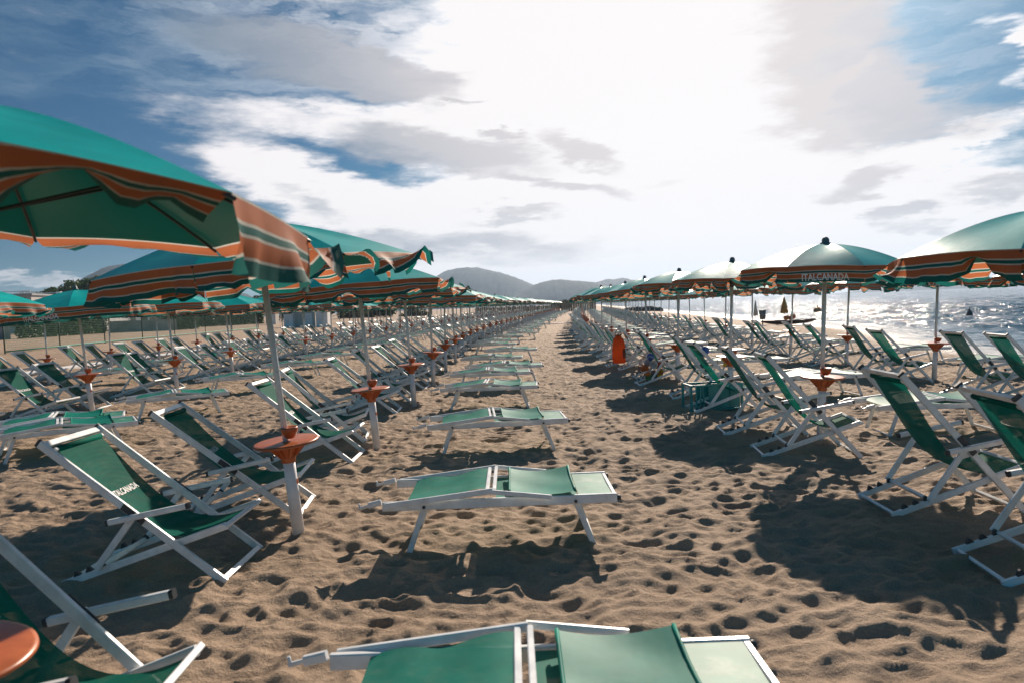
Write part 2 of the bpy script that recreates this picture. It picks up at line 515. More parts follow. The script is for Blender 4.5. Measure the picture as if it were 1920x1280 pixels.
rel = tile(GX + 3.3, GY + 1.7) + 0.3 * tile(GX * 0.53 + 7.1, GY * 0.53 + 11.0)
GZ = ground(GX, GY) + rel * amp
nv = GX.size
co = np.stack([GX, GY, GZ], -1).reshape(-1, 3).astype(np.float32)
ny, nx = GX.shape
ii = (np.arange(ny - 1)[:, None] * nx + np.arange(nx - 1)[None, :]).reshape(-1)
quads = np.stack([ii, ii + 1, ii + nx + 1, ii + nx], -1).astype(np.int32)
def np_mesh(name, co, quads):
    me = bpy.data.meshes.new(name)
    me.vertices.add(len(co)); me.vertices.foreach_set('co', co.ravel())
    me.loops.add(quads.size); me.loops.foreach_set('vertex_index', quads.ravel())
    me.polygons.add(len(quads))
    me.polygons.foreach_set('loop_start', np.arange(0, quads.size, 4, dtype=np.int32))
    me.polygons.foreach_set('use_smooth', np.ones(len(quads), dtype=bool))
    me.update(calc_edges=True)
    return me
gme = np_mesh('sand', co, quads)
at = gme.attributes.new('wet', 'FLOAT', 'POINT')
at.data.foreach_set('value', sst(Xs_, 12.2, 14.6).ravel().astype(np.float32))

m, t, o_ = mat('beach_sand')
g = t.n('ShaderNodeNewGeometry').outputs['Position']
wet = t.n('ShaderNodeAttribute', attribute_name='wet').outputs['Fac']
nA = t.noise(g, 0.9, 6.0, 0.6); nB = t.noise(g, 120.0, 4.0, 0.8); nC = t.noise(g, 14.0, 5.0, 0.65)
cc = t.mix(t.sstep(nA, 0.3, 0.7), c4(0.44, 0.31, 0.205), c4(0.56, 0.405, 0.28))
cc = t.mix(t.sstep(nB, 0.35, 0.7, 0.0, 0.55), cc, c4(0.16, 0.11, 0.08))
cc = t.mix(t.sstep(nB, 0.66, 0.74, 0.0, 0.8), cc, c4(0.62, 0.5, 0.4))
cc = t.mix(t.sstep(nC, 0.55, 0.8, 0.0, 0.35), cc, c4(0.2, 0.14, 0.1))
cc = t.mix(wet, cc, c4(0.12, 0.085, 0.06))
nD = t.noise(g, 26.0, 6.0, 0.72)
hh = t.math('ADD', t.math('MULTIPLY', nB, 0.5), t.math('ADD', t.math('MULTIPLY', nD, 1.7), t.math('MULTIPLY', nC, 1.6)))
p = principled(t, cc, t.lin(wet, 0, 1, 0.82, 0.3), 0.0, 0.3, bump(t, hh, 0.9, 0.016))
t.t.links.new(p.outputs[0], o_.inputs[0])
gme.materials.append(m)
go = bpy.data.objects.new('beach', gme); COL.objects.link(go)
tag(go, 'trampled brown beach sand with footprints everywhere', 'sand', kind='structure')

# ------------------------------------------------------------------ sea
wy = np.array([-3100., -2000, -400, -100, -30] + steps(-10, 3100, lambda y: 0.32 if y < 60 else (0.32 + 0.02 * (y - 60))))
wX = np.array(steps(7.0, 3100, lambda x: 0.22 if x < 45 else 0.22 + 0.04 * (x - 45)))
WX, WY = np.meshgrid(wX, wy)
wx_ = WX + curve(np.clip(WY, -100, 3100)) + 4.0 * sst(WY, 20, 38)
def wave_tile(N=512, cell=0.2, seed=9):
    rg = np.random.default_rng(seed)
    kx = np.fft.fftfreq(N, cell)[None, :]; ky = np.fft.fftfreq(N, cell)[:, None]
    kk = np.sqrt(kx ** 2 + ky ** 2) + 1e-9
    th = np.arctan2(ky, kx); dirw = np.cos(th - 0.25) ** 2 * .9 + .1
    sp = dirw * kk ** -1.9 * (kk > .10) * np.exp(-(kk / 1.1) ** 2)
    h = np.real(np.fft.ifft2(np.fft.fft2(rg.normal(size=(N, N))) * np.sqrt(sp)))
    return h / h.std()
_t = TILE; TILE = wave_tile()
wd = np.hypot(wx_, WY)
dep0 = SEA_Z - ground(wx_, WY)
wz = SEA_Z + tile(wx_, WY, 0.2) * 0.08 * (1 - sst(wd, 130, 320)) * (0.15 + 0.85 * sst(dep0, 0.0, 0.35))
TILE = _t
wco = np.stack([wx_, WY, wz], -1).reshape(-1, 3).astype(np.float32)
n2y, n2x = WX.shape
ii = (np.arange(n2y - 1)[:, None] * n2x + np.arange(n2x - 1)[None, :]).reshape(-1)
wme = np_mesh('sea', wco, np.stack([ii, ii + 1, ii + n2x + 1, ii + n2x], -1).astype(np.int32))
at = wme.attributes.new('depth', 'FLOAT', 'POINT')
at.data.foreach_set('value', (SEA_Z - ground(wx_, WY)).ravel().astype(np.float32))
m, t, o_ = mat('sea_water')
g = t.n('ShaderNodeNewGeometry').outputs['Position']
dep = t.n('ShaderNodeAttribute', attribute_name='depth').outputs['Fac']
gs = t.vmath('MULTIPLY', g, (1.0, 0.55, 1.0))
wv1 = t.noise(gs, 0.55, 4.0, 0.55, dist=0.4); wv2 = t.noise(gs, 2.4, 4.0, 0.6); wv3 = t.noise(gs, 0.11, 3.0, 0.5)
hh = t.math('ADD', t.math('MULTIPLY', wv1, 0.7), t.math('ADD', t.math('MULTIPLY', wv2, 0.26), t.math('MULTIPLY', wv3, 1.5)))
foam = t.math('MULTIPLY', t.sstep(dep, 0.02, 0.13, 1.0, 0.0), t.sstep(t.noise(gs, 1.6, 5.0, 0.7), 0.38, 0.56))
foam = t.math('MAXIMUM', foam, t.sstep(dep, 0.0, 0.035, 1.0, 0.0))
cc = t.mix(t.sstep(wv3, 0.35, 0.65), c4(0.012, 0.065, 0.11), c4(0.022, 0.10, 0.16))
cc = t.mix(t.math('MULTIPLY', foam, 0.85), cc, c4(0.72, 0.72, 0.72))
p = principled(t, cc, t.lin(foam, 0, 1, 0.10, 0.7), 0.0, 0.05, bump(t, hh, 1.0, 0.5))
p.inputs['IOR'].default_value = 1.33
t.t.links.new(p.outputs[0], o_.inputs[0])
wme.materials.append(m)
wo = bpy.data.objects.new('sea', wme); COL.objects.link(wo)
tag(wo, 'choppy blue sea glittering in the low sun', 'water', kind='structure')

# ------------------------------------------------------------------ hills
def hill(name, label, outline, dist_, depth, seed, colr):  # colr of the nearer ridges carries a bluish haze tint
    """ridge whose skyline passes through (px, py) of the photograph at the given distance"""
    pts = []
    for px, py in outline:
        d = pix_dir(px, py); k = dist_ / d.y
        pts.append((d.x * k, CAM_Z + d.z * k))
    pts.sort()
    X = np.array([q[0] for q in pts]); Z = np.array([q[1] for q in pts])
    n, mrows = 150, 26
    xs_ = np.linspace(X[0], X[-1], n)
    zs_ = np.interp(xs_, X, Z)
    kz = np.ones(7) / 7
    zs_[3:-3] = np.convolve(zs_, kz, 'valid')
    rg = np.random.default_rng(seed)
    b = MB()
    fr = np.zeros(n)
    for oc in (14, 28, 60):
        fr += np.interp(np.linspace(0, oc, n), np.arange(oc + 1), rg.normal(size=oc + 1)) / oc
    zs_ = zs_ * (1 + 0.22 * fr)
    span = X[-1] - X[0]
    ph = rg.uniform(0, 6.28, 8)
    for j in range(mrows + 1):
        v = j / mrows
        for i in range(n):
            prof = math.sin(math.pi * min(1, v * 1.0)) ** 0.8 if v < 0.5 else math.cos(math.pi * (v - 0.5)) ** 0.8 if v < 1 else 0
            x = xs_[i]; y = dist_ + (v - 0.5) * depth
            rid = sum(math.sin(x / span * (9 + 7 * q) + ph[q] + v * 5 * math.sin(ph[q] * 3)) / (1 + q) for q in range(5))
            z = zs_[i] * prof * (1 + 0.09 * rid * (1 - prof)) + rg.normal(0, zs_.max() * 0.006)
            b.v.append(Vector((x, y, max(z, 0) - 3)))
    for j in range(mrows):
        for i in range(n - 1):
            a = j * n + i
            b.face((a, a + 1, a + n + 1, a + n), 0, True)
    nm = 'hillside_' + str(seed)
    mm, tt, oo = mat(nm)
    gg = tt.n('ShaderNodeNewGeometry').outputs['Position']
    c_ = tt.mix(tt.sstep(tt.noise(gg, 0.012, 7.0, 0.65), 0.4, 0.62), c4(*colr), c4(colr[0] * 2.2, colr[1] * 1.9, colr[2] * 1.7))
    tt.t.links.new(principled(tt, c_, 0.95, 0, 0.1).outputs[0], oo.inputs[0])
    return tag(b.build(name, mm), label, 'hill', kind='structure')
hill('hill', 'long blue hill with a rounded summit behind the umbrellas',
     [(660, 590), (740, 560), (800, 530), (838, 506), (868, 500), (905, 503), (935, 509), (960, 518), (985, 527), (1010, 538), (1040, 550), (1080, 562), (1120, 572)], 2000, 700, 1, (0.030, 0.052, 0.055))
hill('hill', 'lower blue hill in front of the pale one at the end of the aisle',
     [(900, 585), (960, 556), (985, 540), (1012, 529), (1048, 521), (1075, 525), (1115, 528), (1140, 537), (1170, 553), (1210, 566), (1240, 570)], 1700, 500, 2, (0.030, 0.052, 0.055))
hill('hill', 'palest and farthest hill at the end of the aisle',
     [(1060, 572), (1090, 545), (1115, 528), (1140, 522), (1170, 520), (1195, 528), (1230, 545), (1270, 562)], 2500, 600, 3, (0.05, 0.05, 0.035))
hill('hill', 'dark hill rising behind the pine trees',
     [(150, 612), (196, 530), (215, 505), (240, 492), (260, 491), (300, 497), (380, 520), (470, 560), (560, 592)], 1300, 450, 4, (0.026, 0.045, 0.048))
hill('hill', 'low far ridge beside the house on the far left',
     [(-60, 614), (20, 552), (60, 545), (85, 546), (130, 575), (170, 608)], 1800, 500, 5, (0.026, 0.045, 0.048))
hill('hill', 'faint mountains across the sea on the horizon',
     [(1560, 553), (1640, 541), (1700, 533), (1740, 530), (1790, 529), (1850, 527), (1900, 531), (1990, 534), (2060, 531)], 2750, 500, 6, (0.05, 0.05, 0.045))

# ------------------------------------------------------------------ deckchairs
def rail_pt(rf, rt, t_): return (rf[0] + (rt[0] - rf[0]) * t_, rf[1] + (rt[1] - rf[1]) * t_)

def chair_dims(kind):
    rt = {'L': (-1.12, 0.955), 'M': (-1.02, 1.00), 'R': (-0.90, 1.09), 'S': (-0.95, 1.05)}[kind]
    d = dict(rf=(0.02, 0.012), rt=rt, sa=(-1.06 if kind in 'LM' else -.96, 0.02), sb=(0.03, 0.37))
    ta = 0.49
    d['arm'] = rail_pt(d['rf'], rt, ta)
    return d

def sling_fn(d, wdt=0.232):
    p0 = Vector(rail_pt(d['rf'], d['rt'], 0.945)); p3 = Vector(d['sb'])
    dn = (Vector(d['rf']) - Vector(d['rt'])).normalized()
    nrm = Vector((dn.y, -dn.x))
    if nrm.y > 0: nrm = -nrm
    p1 = p0 + dn * 0.62 + nrm * 0.10
    p2 = Vector((p3.x - 0.46, 0.16))
    def f(u, v):
        q = p0 * (1 - v) ** 3 + p1 * 3 * v * (1 - v) ** 2 + p2 * 3 * v * v * (1 - v) + p3 * v ** 3
        bow = 0.022 * math.sin(math.pi * v) * (1 - (2 * u - 1) ** 2)
        return Vector((q.x + nrm.x * bow, (u - 0.5) * 2 * wdt * (1 - 0.05 * math.sin(math.pi * v)), q.y + nrm.y * bow))
    return f

def chair_shapes(d, bev=0.16):
    """dictionary name -> list of (MB, subparts)"""
    rf, rt, sa, sb, arm = d['rf'], d['rt'], d['sa'], d['sb'], d['arm']
    P = lambda q, y: (q[0], y, q[1])
    S = []
    for s in (-1, 1):
        S.append(('back_rail', MB().bar(P(rf, .30 * s), P(rt, .30 * s), .024, .049, (0, 1, 0), 0, bev), s))
        S.append(('seat_rail', MB().bar(P(sa, .262 * s), P(sb, .262 * s), .024, .046, (0, 1, 0), 0, bev), s))
        S.append(('armrest', MB().bar((arm[0] - .15, .337 * s, arm[1] - .035), (arm[0] + .36, .337 * s, arm[1] + .055), .034, .036, (0, 1, 0), 0, bev), s))
        pb = (arm[0] - 0.27, sa[1] + (sb[1] - sa[1]) * (arm[0] - 0.27 - sa[0]) / (sb[0] - sa[0]) + 0.03)
        S.append(('prop_leg', MB().bar((arm[0] - .01, .312 * s, arm[1] - .02), P(pb, .300 * s), .020, .042, (0, 1, 0), 0, bev), s))
    def cross(q, w2, a=.022, b=.036):
        S.append(('crossbar', MB().bar(P(q, -w2), P(q, w2), b, a, (rt[0] - rf[0], 0, rt[1] - rf[1]), 0, bev), 0))
    cross(rail_pt(rf, rt, .985), .289, .020, .045)
    cross(rail_pt(rf, rt, .945), .250, .024, .024)
    cross((rf[0] - .012, rf[1] + .02), .289)
    cross((sa[0] + .03, sa[1] + .008), .251)
    cross(sb, .300, .026, .030)
    cross((pb[0] + .012, pb[1] - .0), .289)
    return S

def make_chair(kind, letters=True):
    d = chair_dims(kind)
    root = empty('deckchair')
    rf, rt, sa, sb, arm = d['rf'], d['rt'], d['sa'], d['sb'], d['arm']
    dn = Vector((rt[0] - rf[0], 0, rt[1] - rf[1])).normalized()
    for name, b, s in chair_shapes(d):
        o = b.build(name, M_WHITE, root)
        if name == 'back_rail':
            q = Vector((rt[0], .30 * s, rt[1]))
            MB().bar(q - dn * .004, q + dn * .014, .027, .052, (0, 1, 0), 0, .2).build('end_cap', M_DARK, o)
            a = Vector((arm[0], .318 * s, arm[1] + .008))
            MB().bar(a - dn * .085, a + dn * .085, .010, .046, (0, 1, 0), 0, .3).build('joint_plate', M_DARK, o)
            MB().tube([a + Vector((0, .006 * s, 0)), a + Vector((0, .03 * s, 0))], .008, 8).build('bolt', M_STEEL, o)
        if name == 'armrest':
            q = Vector((arm[0] + .36, .337 * s, arm[1] + .055)); e = Vector((.51, 0, .09)).normalized()
            q2 = Vector((arm[0] - .15, .337 * s, arm[1] - .035))
            MB().bar(q - e * .004, q + e * .014, .037, .039, (0, 1, 0), 0, .2).build('end_cap', M_DARK, o)
            MB().bar(q2 + e * .004, q2 - e * .014, .037, .039, (0, 1, 0), 0, .2).build('end_cap', M_DARK, o)
        if name == 'seat_rail':
            e = Vector((sb[0] - sa[0], 0, sb[1] - sa[1])).normalized(); n_ = Vector((-e.z, 0, e.x))
            for k in range(3):
                c = Vector((sa[0], .262 * s, sa[1])) + e * (.10 + .085 * k) + n_ * .022
                bb = MB(); i0 = 0
                for yy in (-.011, .011):
                    for (u, v) in ((-.012, 0), (.04, 0), (.018, .034), (.006, .030)):
                        bb.v.append(c + e * u + n_ * v + Vector((0, yy, 0)))
                bb.face((i0, i0 + 1, i0 + 2, i0 + 3)); bb.face((i0 + 7, i0 + 6, i0 + 5, i0 + 4))
                for k2 in range(4):
                    j = (k2 + 1) % 4
                    bb.face((i0 + k2, i0 + 4 + k2, i0 + 4 + j, i0 + j))
                bb.build('notch_tooth', M_DARK, o)
    f = sling_fn(d)
    sl = MB().sheet(f, 8, 26).build('sling', M_SLING, root)
    # hem loop round the upper bar
    q = rail_pt(rf, rt, .945)
    MB().tube([(q[0], -.225, q[1]), (q[0], .225, q[1])], .021, 10).build('hem', M_SLING, sl)
    if letters:
        def lt(x, y):
            u = 0.5 + (x - 0.5) * 0.60; v = 0.285 - y * 0.035
            p_ = f(1 - u if False else u, v)
            e = (f(u, v + .01) - f(u, v - .01)).normalized()
            n_ = Vector((-e.z, 0, e.x)); n_ = n_ if n_.z > 0 else -n_
            return p_ + n_ * 0.005
        # read from the front of the chair: word runs along the sitter's view
        lettering(lambda x, y: lt(1 - x, y)) if False else None
        lettering(lt).build('lettering', M_LETTER, sl)
    return root

def chair_mid(kind, single=False, bev=0.0):
    d = chair_dims(kind)
    b = MB()
    for name, q, s in chair_shapes(d, bev): b.add(q, 0)
    f = sling_fn(d)
    if single:
        b.sheet(f, 2, 8, 1)
        return b.mesh('deckchair', [M_WHITE, M_SLING]), None
    return b.mesh('frame', [M_WHITE]), MB().sheet(f, 3, 12).mesh('sling', [M_SLING])

# ------------------------------------------------------------------ loungers
def lounger_shapes(bev=0.16):
    S = []
    zr = .345
    S.append(('side_rail', MB().bar((-.82, -.31, zr), (.82, -.31, zr), .030, .064, (0, 1, 0), 0, bev)))
    S.append(('side_rail', MB().bar((-.82, .31, zr), (.82, .31, zr), .030, .064, (0, 1, 0), 0, bev)))
    S.append(('end_bar', MB().bar((.806, -.295, zr + .003), (.806, .295, zr + .003), .028, .045, (1, 0, 0), 0, bev)))
    for sx_ in (-1, 1):
        for s in (-1, 1):
            S.append(('leg', MB().bar((.53 * sx_, .280 * s, zr - .012), (.66 * sx_, .280 * s, -.02), .024, .040, (0, 1, 0), 0, bev)))
        S.append(('leg_bar', MB().bar((.655 * sx_, -.267, .008), (.655 * sx_, .267, .008), .024, .03, (1, 0, 0), 0, bev)))
    for s in (-1, 1):
        S.append(('back_bar', MB().bar((-.80, .345 * s, zr + .012), (-.04, .345 * s, zr + .092), .024, .038, (0, 1, 0), 0, bev)))
        S.append(('back_prop', MB().bar((-.05, .370 * s, zr + .090), (.36, .370 * s, zr + .038), .018, .030, (0, 1, 0), 0, bev)))
    S.append(('back_end_bar', MB().bar((-.085, -.333, zr + .087), (-.085, .333, zr + .087), .028, .028, (1, 0, 0), 0, bev)))
    S.append(('back_end_bar', MB().bar((-.035, -.333, zr + .091), (-.035, .333, zr + .091), .026, .028, (1, 0, 0), 0, bev)))
    return S
def lg_back(u, v):
    x = -.66 + .57 * u; y = (v - .5) * .60
    return (x, y, .362 + .075 * (u ** 0.8) - .022 * math.sin(math.pi * v) * math.sin(math.pi * min(1, u + .15)) + .012 * math.sin(u * 9) * (abs(v - .5) * 2) ** 3)
def lg_bed(u, v):
    x = -.03 + .58 * u; y = (v - .5) * .58
    return (x, y, .366 - .022 * math.sin(math.pi * v))
def lg_foot(u, v):
    x = .555 + .235 * u; y = (v - .5) * .58
    return (x, y, .371 - .010 * math.sin(math.pi * v))
def lg_flap(u, v):
    x = .07 + .46 * u; y = (v - .5) * .64
    return (x, y, .388 + .024 * (2 * u - 1) ** 2 - .020 * math.sin(math.pi * v) + .018 * v + .004 * math.sin(9 * v + 5 * u))
def make_lounger():
    root = empty('sun_lounger')
    for name, b in lounger_shapes():
        o = b.build(name, M_WHITE, root)
        if name == 'side_rail':
            y = b.v[0].y; s = -1 if y < 0 else 1
            MB().tube([(.82, .31 * s, .345), (.845, .31 * s, .345)], .02, 8).build('end_cap', M_DARK, o)
            MB().tube([(.53, .325 * s, .335), (.53, .335 * s, .335)], .012, 8).build('bolt', M_DARK, o)
            MB().tube([(-.53, .325 * s, .335), (-.53, .335 * s, .335)], .012, 8).build('bolt', M_DARK, o)
    MB().sheet(lg_back, 14, 10).build('back_panel', M_BED, root)
    MB().sheet(lg_bed, 8, 8).build('bed_panel', M_BED, root)
    MB().sheet(lg_foot, 6, 8).build('foot_panel', M_FOOT, root)
    fl = MB().sheet(lg_flap, 12, 10).build('visor', M_FLAP, root)
    for u in (0.0, 1.0):
        MB().tube([Vector(lg_flap(u, v / 6)) for v in range(7)], .009, 8).build('visor_hem', M_FLAP, fl)
    for s in (-1, 1):
        b = MB().bar((-.83, .30 * s, .375), (-.92, .305 * s, .355), .03, .04, (0, 1, 0), 0, .2)
        b.bar((-.90, .305 * s, .360), (-.985, .31 * s, .338), .016, .018, (0, 1, 0), 0, .2)
        b.tube([(-.975, .31 * s, .335), (-.985, .31 * s, .372)], .007, 8)
        b.build('hook_bracket', M_PVC, root)
    return root
def lounger_mid(single=False):
    b = MB()
    for name, q in lounger_shapes(0.0): b.add(q, 0)
    p_ = MB()
    p_.sheet(lg_back, 4, 3, 0).sheet(lg_bed, 2, 3, 0).sheet(lg_foot, 2, 2, 1).sheet(lg_flap, 4, 3, 2)
    if single:
        for k in range(len(p_.m)): p_.m[k] += 1
        b.add(p_)
        return b.mesh('sun_lounger', [M_WHITE, M_BED, M_FOOT, M_FLAP]), None
    return b.mesh('frame', [M_WHITE]), p_.mesh('bed', [M_BED, M_FOOT, M_FLAP])

# ------------------------------------------------------------------ umbrella stands with table
def stand_post(n=20): return MB().lathe([(.047, -.12), (.046, .3), (.045, .605)], n)
def stand_funnel(n=20):
    b = MB().lathe([(.053, .585), (.055, .62), (.058, .645)], n)
    b.lathe([(.056, .63), (.066, .655), (.098, .705), (.118, .722)], n)
    if n > 12:
        for k in range(10):
            a = 2 * math.pi * k / 10
            b.bar((.050 * math.cos(a), .050 * math.sin(a), .635), (.126 * math.cos(a), .126 * math.sin(a), .718), .008, .04, (-math.sin(a), math.cos(a), 0), 0, 0)
    return b
def stand_top(n=40): return MB().lathe([(.05, .716), (.18, .722), (.232, .728), (.243, .737), (.240, .747), (.225, .751), (.05, .747)], n)
def stand_cup(n=20):
    b = MB().lathe([(.026, .765), (.045, .785), (.060, .815), (.064, .842), (.060, .852), (.052, .846), (.0, .842)], n, (.035, 0, 0))
    return b
def make_stand():
    root = empty('umbrella_stand')
    po = stand_post(24).build('post', M_PVC, root)
    MB().tube([(.043, -.012, .43), (.049, -.012, .43)], .022, 10).build('screw_cap', M_ORANGE, po)
    stand_funnel(24).build('funnel', M_ORANGE, root)
    stand_top(48).build('table_top', M_ORANGE, root)
    stand_cup(24).build('locking_knob', M_ORANGE, root)
    return root

# ------------------------------------------------------------------ umbrellas
WIND = Vector((0.80, 0.60))
class Umb:
    def __init__(s, R=1.0, zr=1.98, h=.31, a0=22.5, seed=0, wind=1.0, L=.20, phis=None, waves=1.0, dome=1.42):
        s.dome = dome
        s.R, s.zr, s.h, s.a0, s.L, s.wind, s.waves = R, zr, h, R_(a0), L, wind, waves
        rg = random.Random(seed)
        s.ph = [[rg.uniform(0, 6.28) for _ in range(4)] for _ in range(8)]
        s.jit = [rg.uniform(-1, 1) for _ in range(8)]
        s.phis = phis or {}
    def corner(s, k):
        a = s.a0 + k * math.pi / 4
        return Vector((s.R * math.cos(a), s.R * math.sin(a), s.zr))
    def top(s, k, u, v):
        """canopy panel k; u round the rim, v from apex to rim"""
        c0, c1 = s.corner(k), s.corner(k + 1)
        q = c0.lerp(c1, u)
        sag = math.sin(math.pi * u)
        z = s.zr + s.h * (1 - v ** s.dome) - .020 * sag * math.sin(math.pi * v) + .012 * sag * v
        r = v * (1 - 0.012 * sag * v)
        return Vector((q.x * r, q.y * r, z))
    def val(s, k, u, v, off=0.0):
        """valance panel k; u along the rim, v from rim to lower edge"""
        a = s.a0 + (k + .5) * math.pi / 4
        outd = Vector((math.cos(a), math.sin(a), 0)); tan = Vector((-math.sin(a), math.cos(a), 0))
        rim = s.top(k, u, 1.0)
        w_ = outd.xy.dot(WIND)
        p = s.ph[k]; full = False
        if k in s.phis:
            base, amp_ = s.phis[k]
            if callable(base): base, full = base(u), True
        else:
            base = (8 + 46 * max(w_, 0) ** 1.4 - 20 * max(-w_, 0)) * s.wind + 12 * s.jit[k]
            amp_ = (30 + 20 * abs(w_)) * s.wind * s.waves
        wav = math.sin(6.283 * (1.15 * u) + p[0]) + .55 * math.sin(6.283 * 2.6 * u + p[1]) + .3 * math.sin(6.283 * 4.3 * u + p[2])
        # integrate the angle down the strip so the cloth keeps its length
        n_ = 6; pos = Vector(rim); step = s.L * v / n_
        for q in range(n_):
            vv = v * (q + .5) / n_
            an = R_(base * (1 if full else min(1, .45 + vv * 1.3)) + amp_ * wav * vv ** .6 + 18 * s.waves * s.wind * math.sin(5 * vv + p[3]) * vv)
            d = outd * math.sin(an) + Vector((0, 0, -math.cos(an)))
            d = d + tan * .16 * s.wind * (WIND.dot(tan.xy)) * vv
            pos = pos + d.normalized() * step
        if off:
            pos = pos + (outd * math.cos(R_(base)) + Vector((0, 0, math.sin(R_(base))))) * off
        return pos
    def canopy(s, nu=8, nv=10):
        b = MB()
        for k in range(8): b.sheet(lambda u, v: s.top(k, u, max(v, .012)), nu, nv)
        return b
    def valance(s, nu=18, nv=7):
        b = MB()
        for k in range(8): b.sheet(lambda u, v: s.val(k, u, v), nu, nv)
        return b
    def letter(s, k):
        # the word is read from outside: u runs anticlockwise seen from above, left to right from outside
        return lettering(lambda x, y: s.val(k, .5 + (x - .5) * .62, .92 - y * .42 - .0, .004))
    def pole(s, n=14):
        return MB().tube([(0, 0, .45), (0, 0, 1.2), (0, 0, s.zr + s.h - .01)], .0235, n)
    def finial(s, n=16):
        z = s.zr + s.h
        return MB().lathe([(.05, z - .005), (.060, z + .006), (.058, z + .012), (.040, z + .018), (.041, z + .045), (.033, z + .065), (.018, z + .078), (0.0, z + .081)], n)
    def rib(s, k):
        pts = []
        for q in range(7):
            v = .05 + .96 * q / 6
            p = s.top(k, 0.0, v); pts.append(p - Vector((0, 0, .012)))
        return MB().tube(pts, .006, 6)
    def strut(s, k):
        p = s.top(k, 0.0, .52) - Vector((0, 0, .018))
        return MB().tube([(0.02 * math.cos(s.a0 + k * math.pi / 4), .02 * math.sin(s.a0 + k * math.pi / 4), s.zr - .04), p], .005, 6)
    def hub(s):
        return MB().lathe([(.026, s.zr - .11), (.034, s.zr - .10), (.036, s.zr - .03), (.030, s.zr - .01), (.024, s.zr)], 14)

def make_umbrella(U, letters=()):
    root = empty('beach_umbrella')
    U.pole().build('pole', M_STEEL, root)
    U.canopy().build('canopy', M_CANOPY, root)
    va = U.valance().build('valance', M_VAL, root)
    for k in letters: U.letter(k).build('lettering', M_LETTER, va)
    U.finial().build('finial', M_FINIAL, root)
    for k in range(8):
        r = U.rib(k).build('rib', M_RIB, root)
        U.strut(k).build('strut', M_RIB, r)
    U.hub().build('hub', M_DARK, root)
    return root
def umbrella_mid(U, letters=()):
    root = empty('beach_umbrella')
    U.pole(8).build('pole', M_STEEL, root)
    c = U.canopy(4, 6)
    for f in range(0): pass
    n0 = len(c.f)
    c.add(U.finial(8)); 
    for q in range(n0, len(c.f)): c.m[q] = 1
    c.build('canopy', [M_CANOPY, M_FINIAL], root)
    va = U.valance(10, 4).build('valance', M_VAL, root)
    for k in letters: U.letter(k).build('lettering', M_LETTER, va)
    return root
def umbrella_far(U):
    b = MB()
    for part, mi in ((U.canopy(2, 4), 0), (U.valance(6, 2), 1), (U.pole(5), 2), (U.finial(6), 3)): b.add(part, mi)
    return b.mesh('beach_umbrella', [M_CANOPY, M_VAL, M_STEEL, M_FINIAL])

# ------------------------------------------------------------------ the five rows
ORD = ['first', 'second', 'third', 'fourth', 'fifth', 'sixth', 'seventh', 'eighth', 'ninth', 'tenth', 'eleventh', 'twelfth', 'thirteenth', 'fourteenth']
rr = random.Random(11)
def spaced(first, start_step, upto, jit=.18):
    l = list(first)
    while l[-1] < upto: l.append(l[-1] + start_step + rr.uniform(-jit, jit))
    return l
ROWS = {
    'L1': dict(X=-1.64, ys=spaced([1.95, 5.2, 8.5, 12.1, 15.3, 18.4, 21.5, 24.5, 27.5], 3.15, 140), side='L', co=(-.58, .70), fx=-.14,
               name='row left of aisle', lg=None),
    'L2': dict(X=-7.80, ys=spaced([9.55, 12.8, 16.1, 19.4], 3.2, 140), side='L', co=(-.62, .66), fx=-.15, name='second row left', lg=1.84),
    'L3': dict(X=-13.05, ys=spaced([19.4, 22.4, 25.4], 3.1, 140), side='L', co=(-.6, .65), fx=-.15, name='row nearest the fence', lg=2.0),
    'R1': dict(X=3.66, ys=spaced([4.65, 7.9, 11.1, 14.5, 17.5], 3.15, 140), side='R', co=(-.68, .62), fx=.02, name='row right of aisle', lg=1.65),
    'R2': dict(X=8.45, ys=spaced([10.1, 13.4, 16.9, 20.3], 3.3, 140), side='R', co=(.05, 1.2), fx=-.06, name='row nearest the sea', lg=1.7),
}
LG_AISLE = [(.11, 2.30), (-.08, 5.02), (-.17, 8.2), (-.36, 11.7), (-.42, 14.1), (-.10, 15.6), (-.50, 18.3), (.0, 21.3), (-.62, 24.8), (-.55, 27.4), (-.25, 31.2)]

chair_items, lg_items, um_items, st_items = [], [], [], []
for key, rw in ROWS.items():
    for n_, y in enumerate(rw['ys']):
        x = rw['X'] + float(curve(y)); hd = -math.atan(slope(y))
        um_items.append((y, key, n_, x, hd)); st_items.append((y, key, n_, x, hd))
        for q, dy in enumerate(rw['co']):
            yy = y + dy
            if key == 'L1' and n_ == 0 and q == 0: continue      # beside the camera, outside the frame
            chair_items.append((yy, key, n_, q, rw['X'] + rw['fx'] + float(curve(yy)), hd))
        if rw['lg'] is not None:
            yy = y + (.35 if key[0] == 'R' else -.62)
            lg_items.append((yy, key, n_, rw['X'] + rw['lg'] + float(curve(yy)) + rr.uniform(-.2, .2), hd))
            if key == 'L2' and n_ == 0: lg_items.append((yy + .66, key, 99, rw['X'] + rw['lg'] + float(curve(yy)) - .38, hd))
for n_, (x, y) in enumerate(LG_AISLE): lg_items.append((y, 'L1', n_, x - .05, 0.0))
y = 34.4; n_ = len(LG_AISLE)
while y < 140:
    lg_items.append((y, 'L1', n_, 1.55 + ROWS['L1']['X'] + float(curve(y)) + rr.uniform(-.35, .35), -math.atan(slope(y))))
    y += 3.1 + rr.uniform(-.3, .3); n_ += 1
for l in (chair_items, lg_items, um_items, st_items): l.sort(key=lambda q: math.hypot(q[0], q[4] if len(q) == 6 else q[3]))

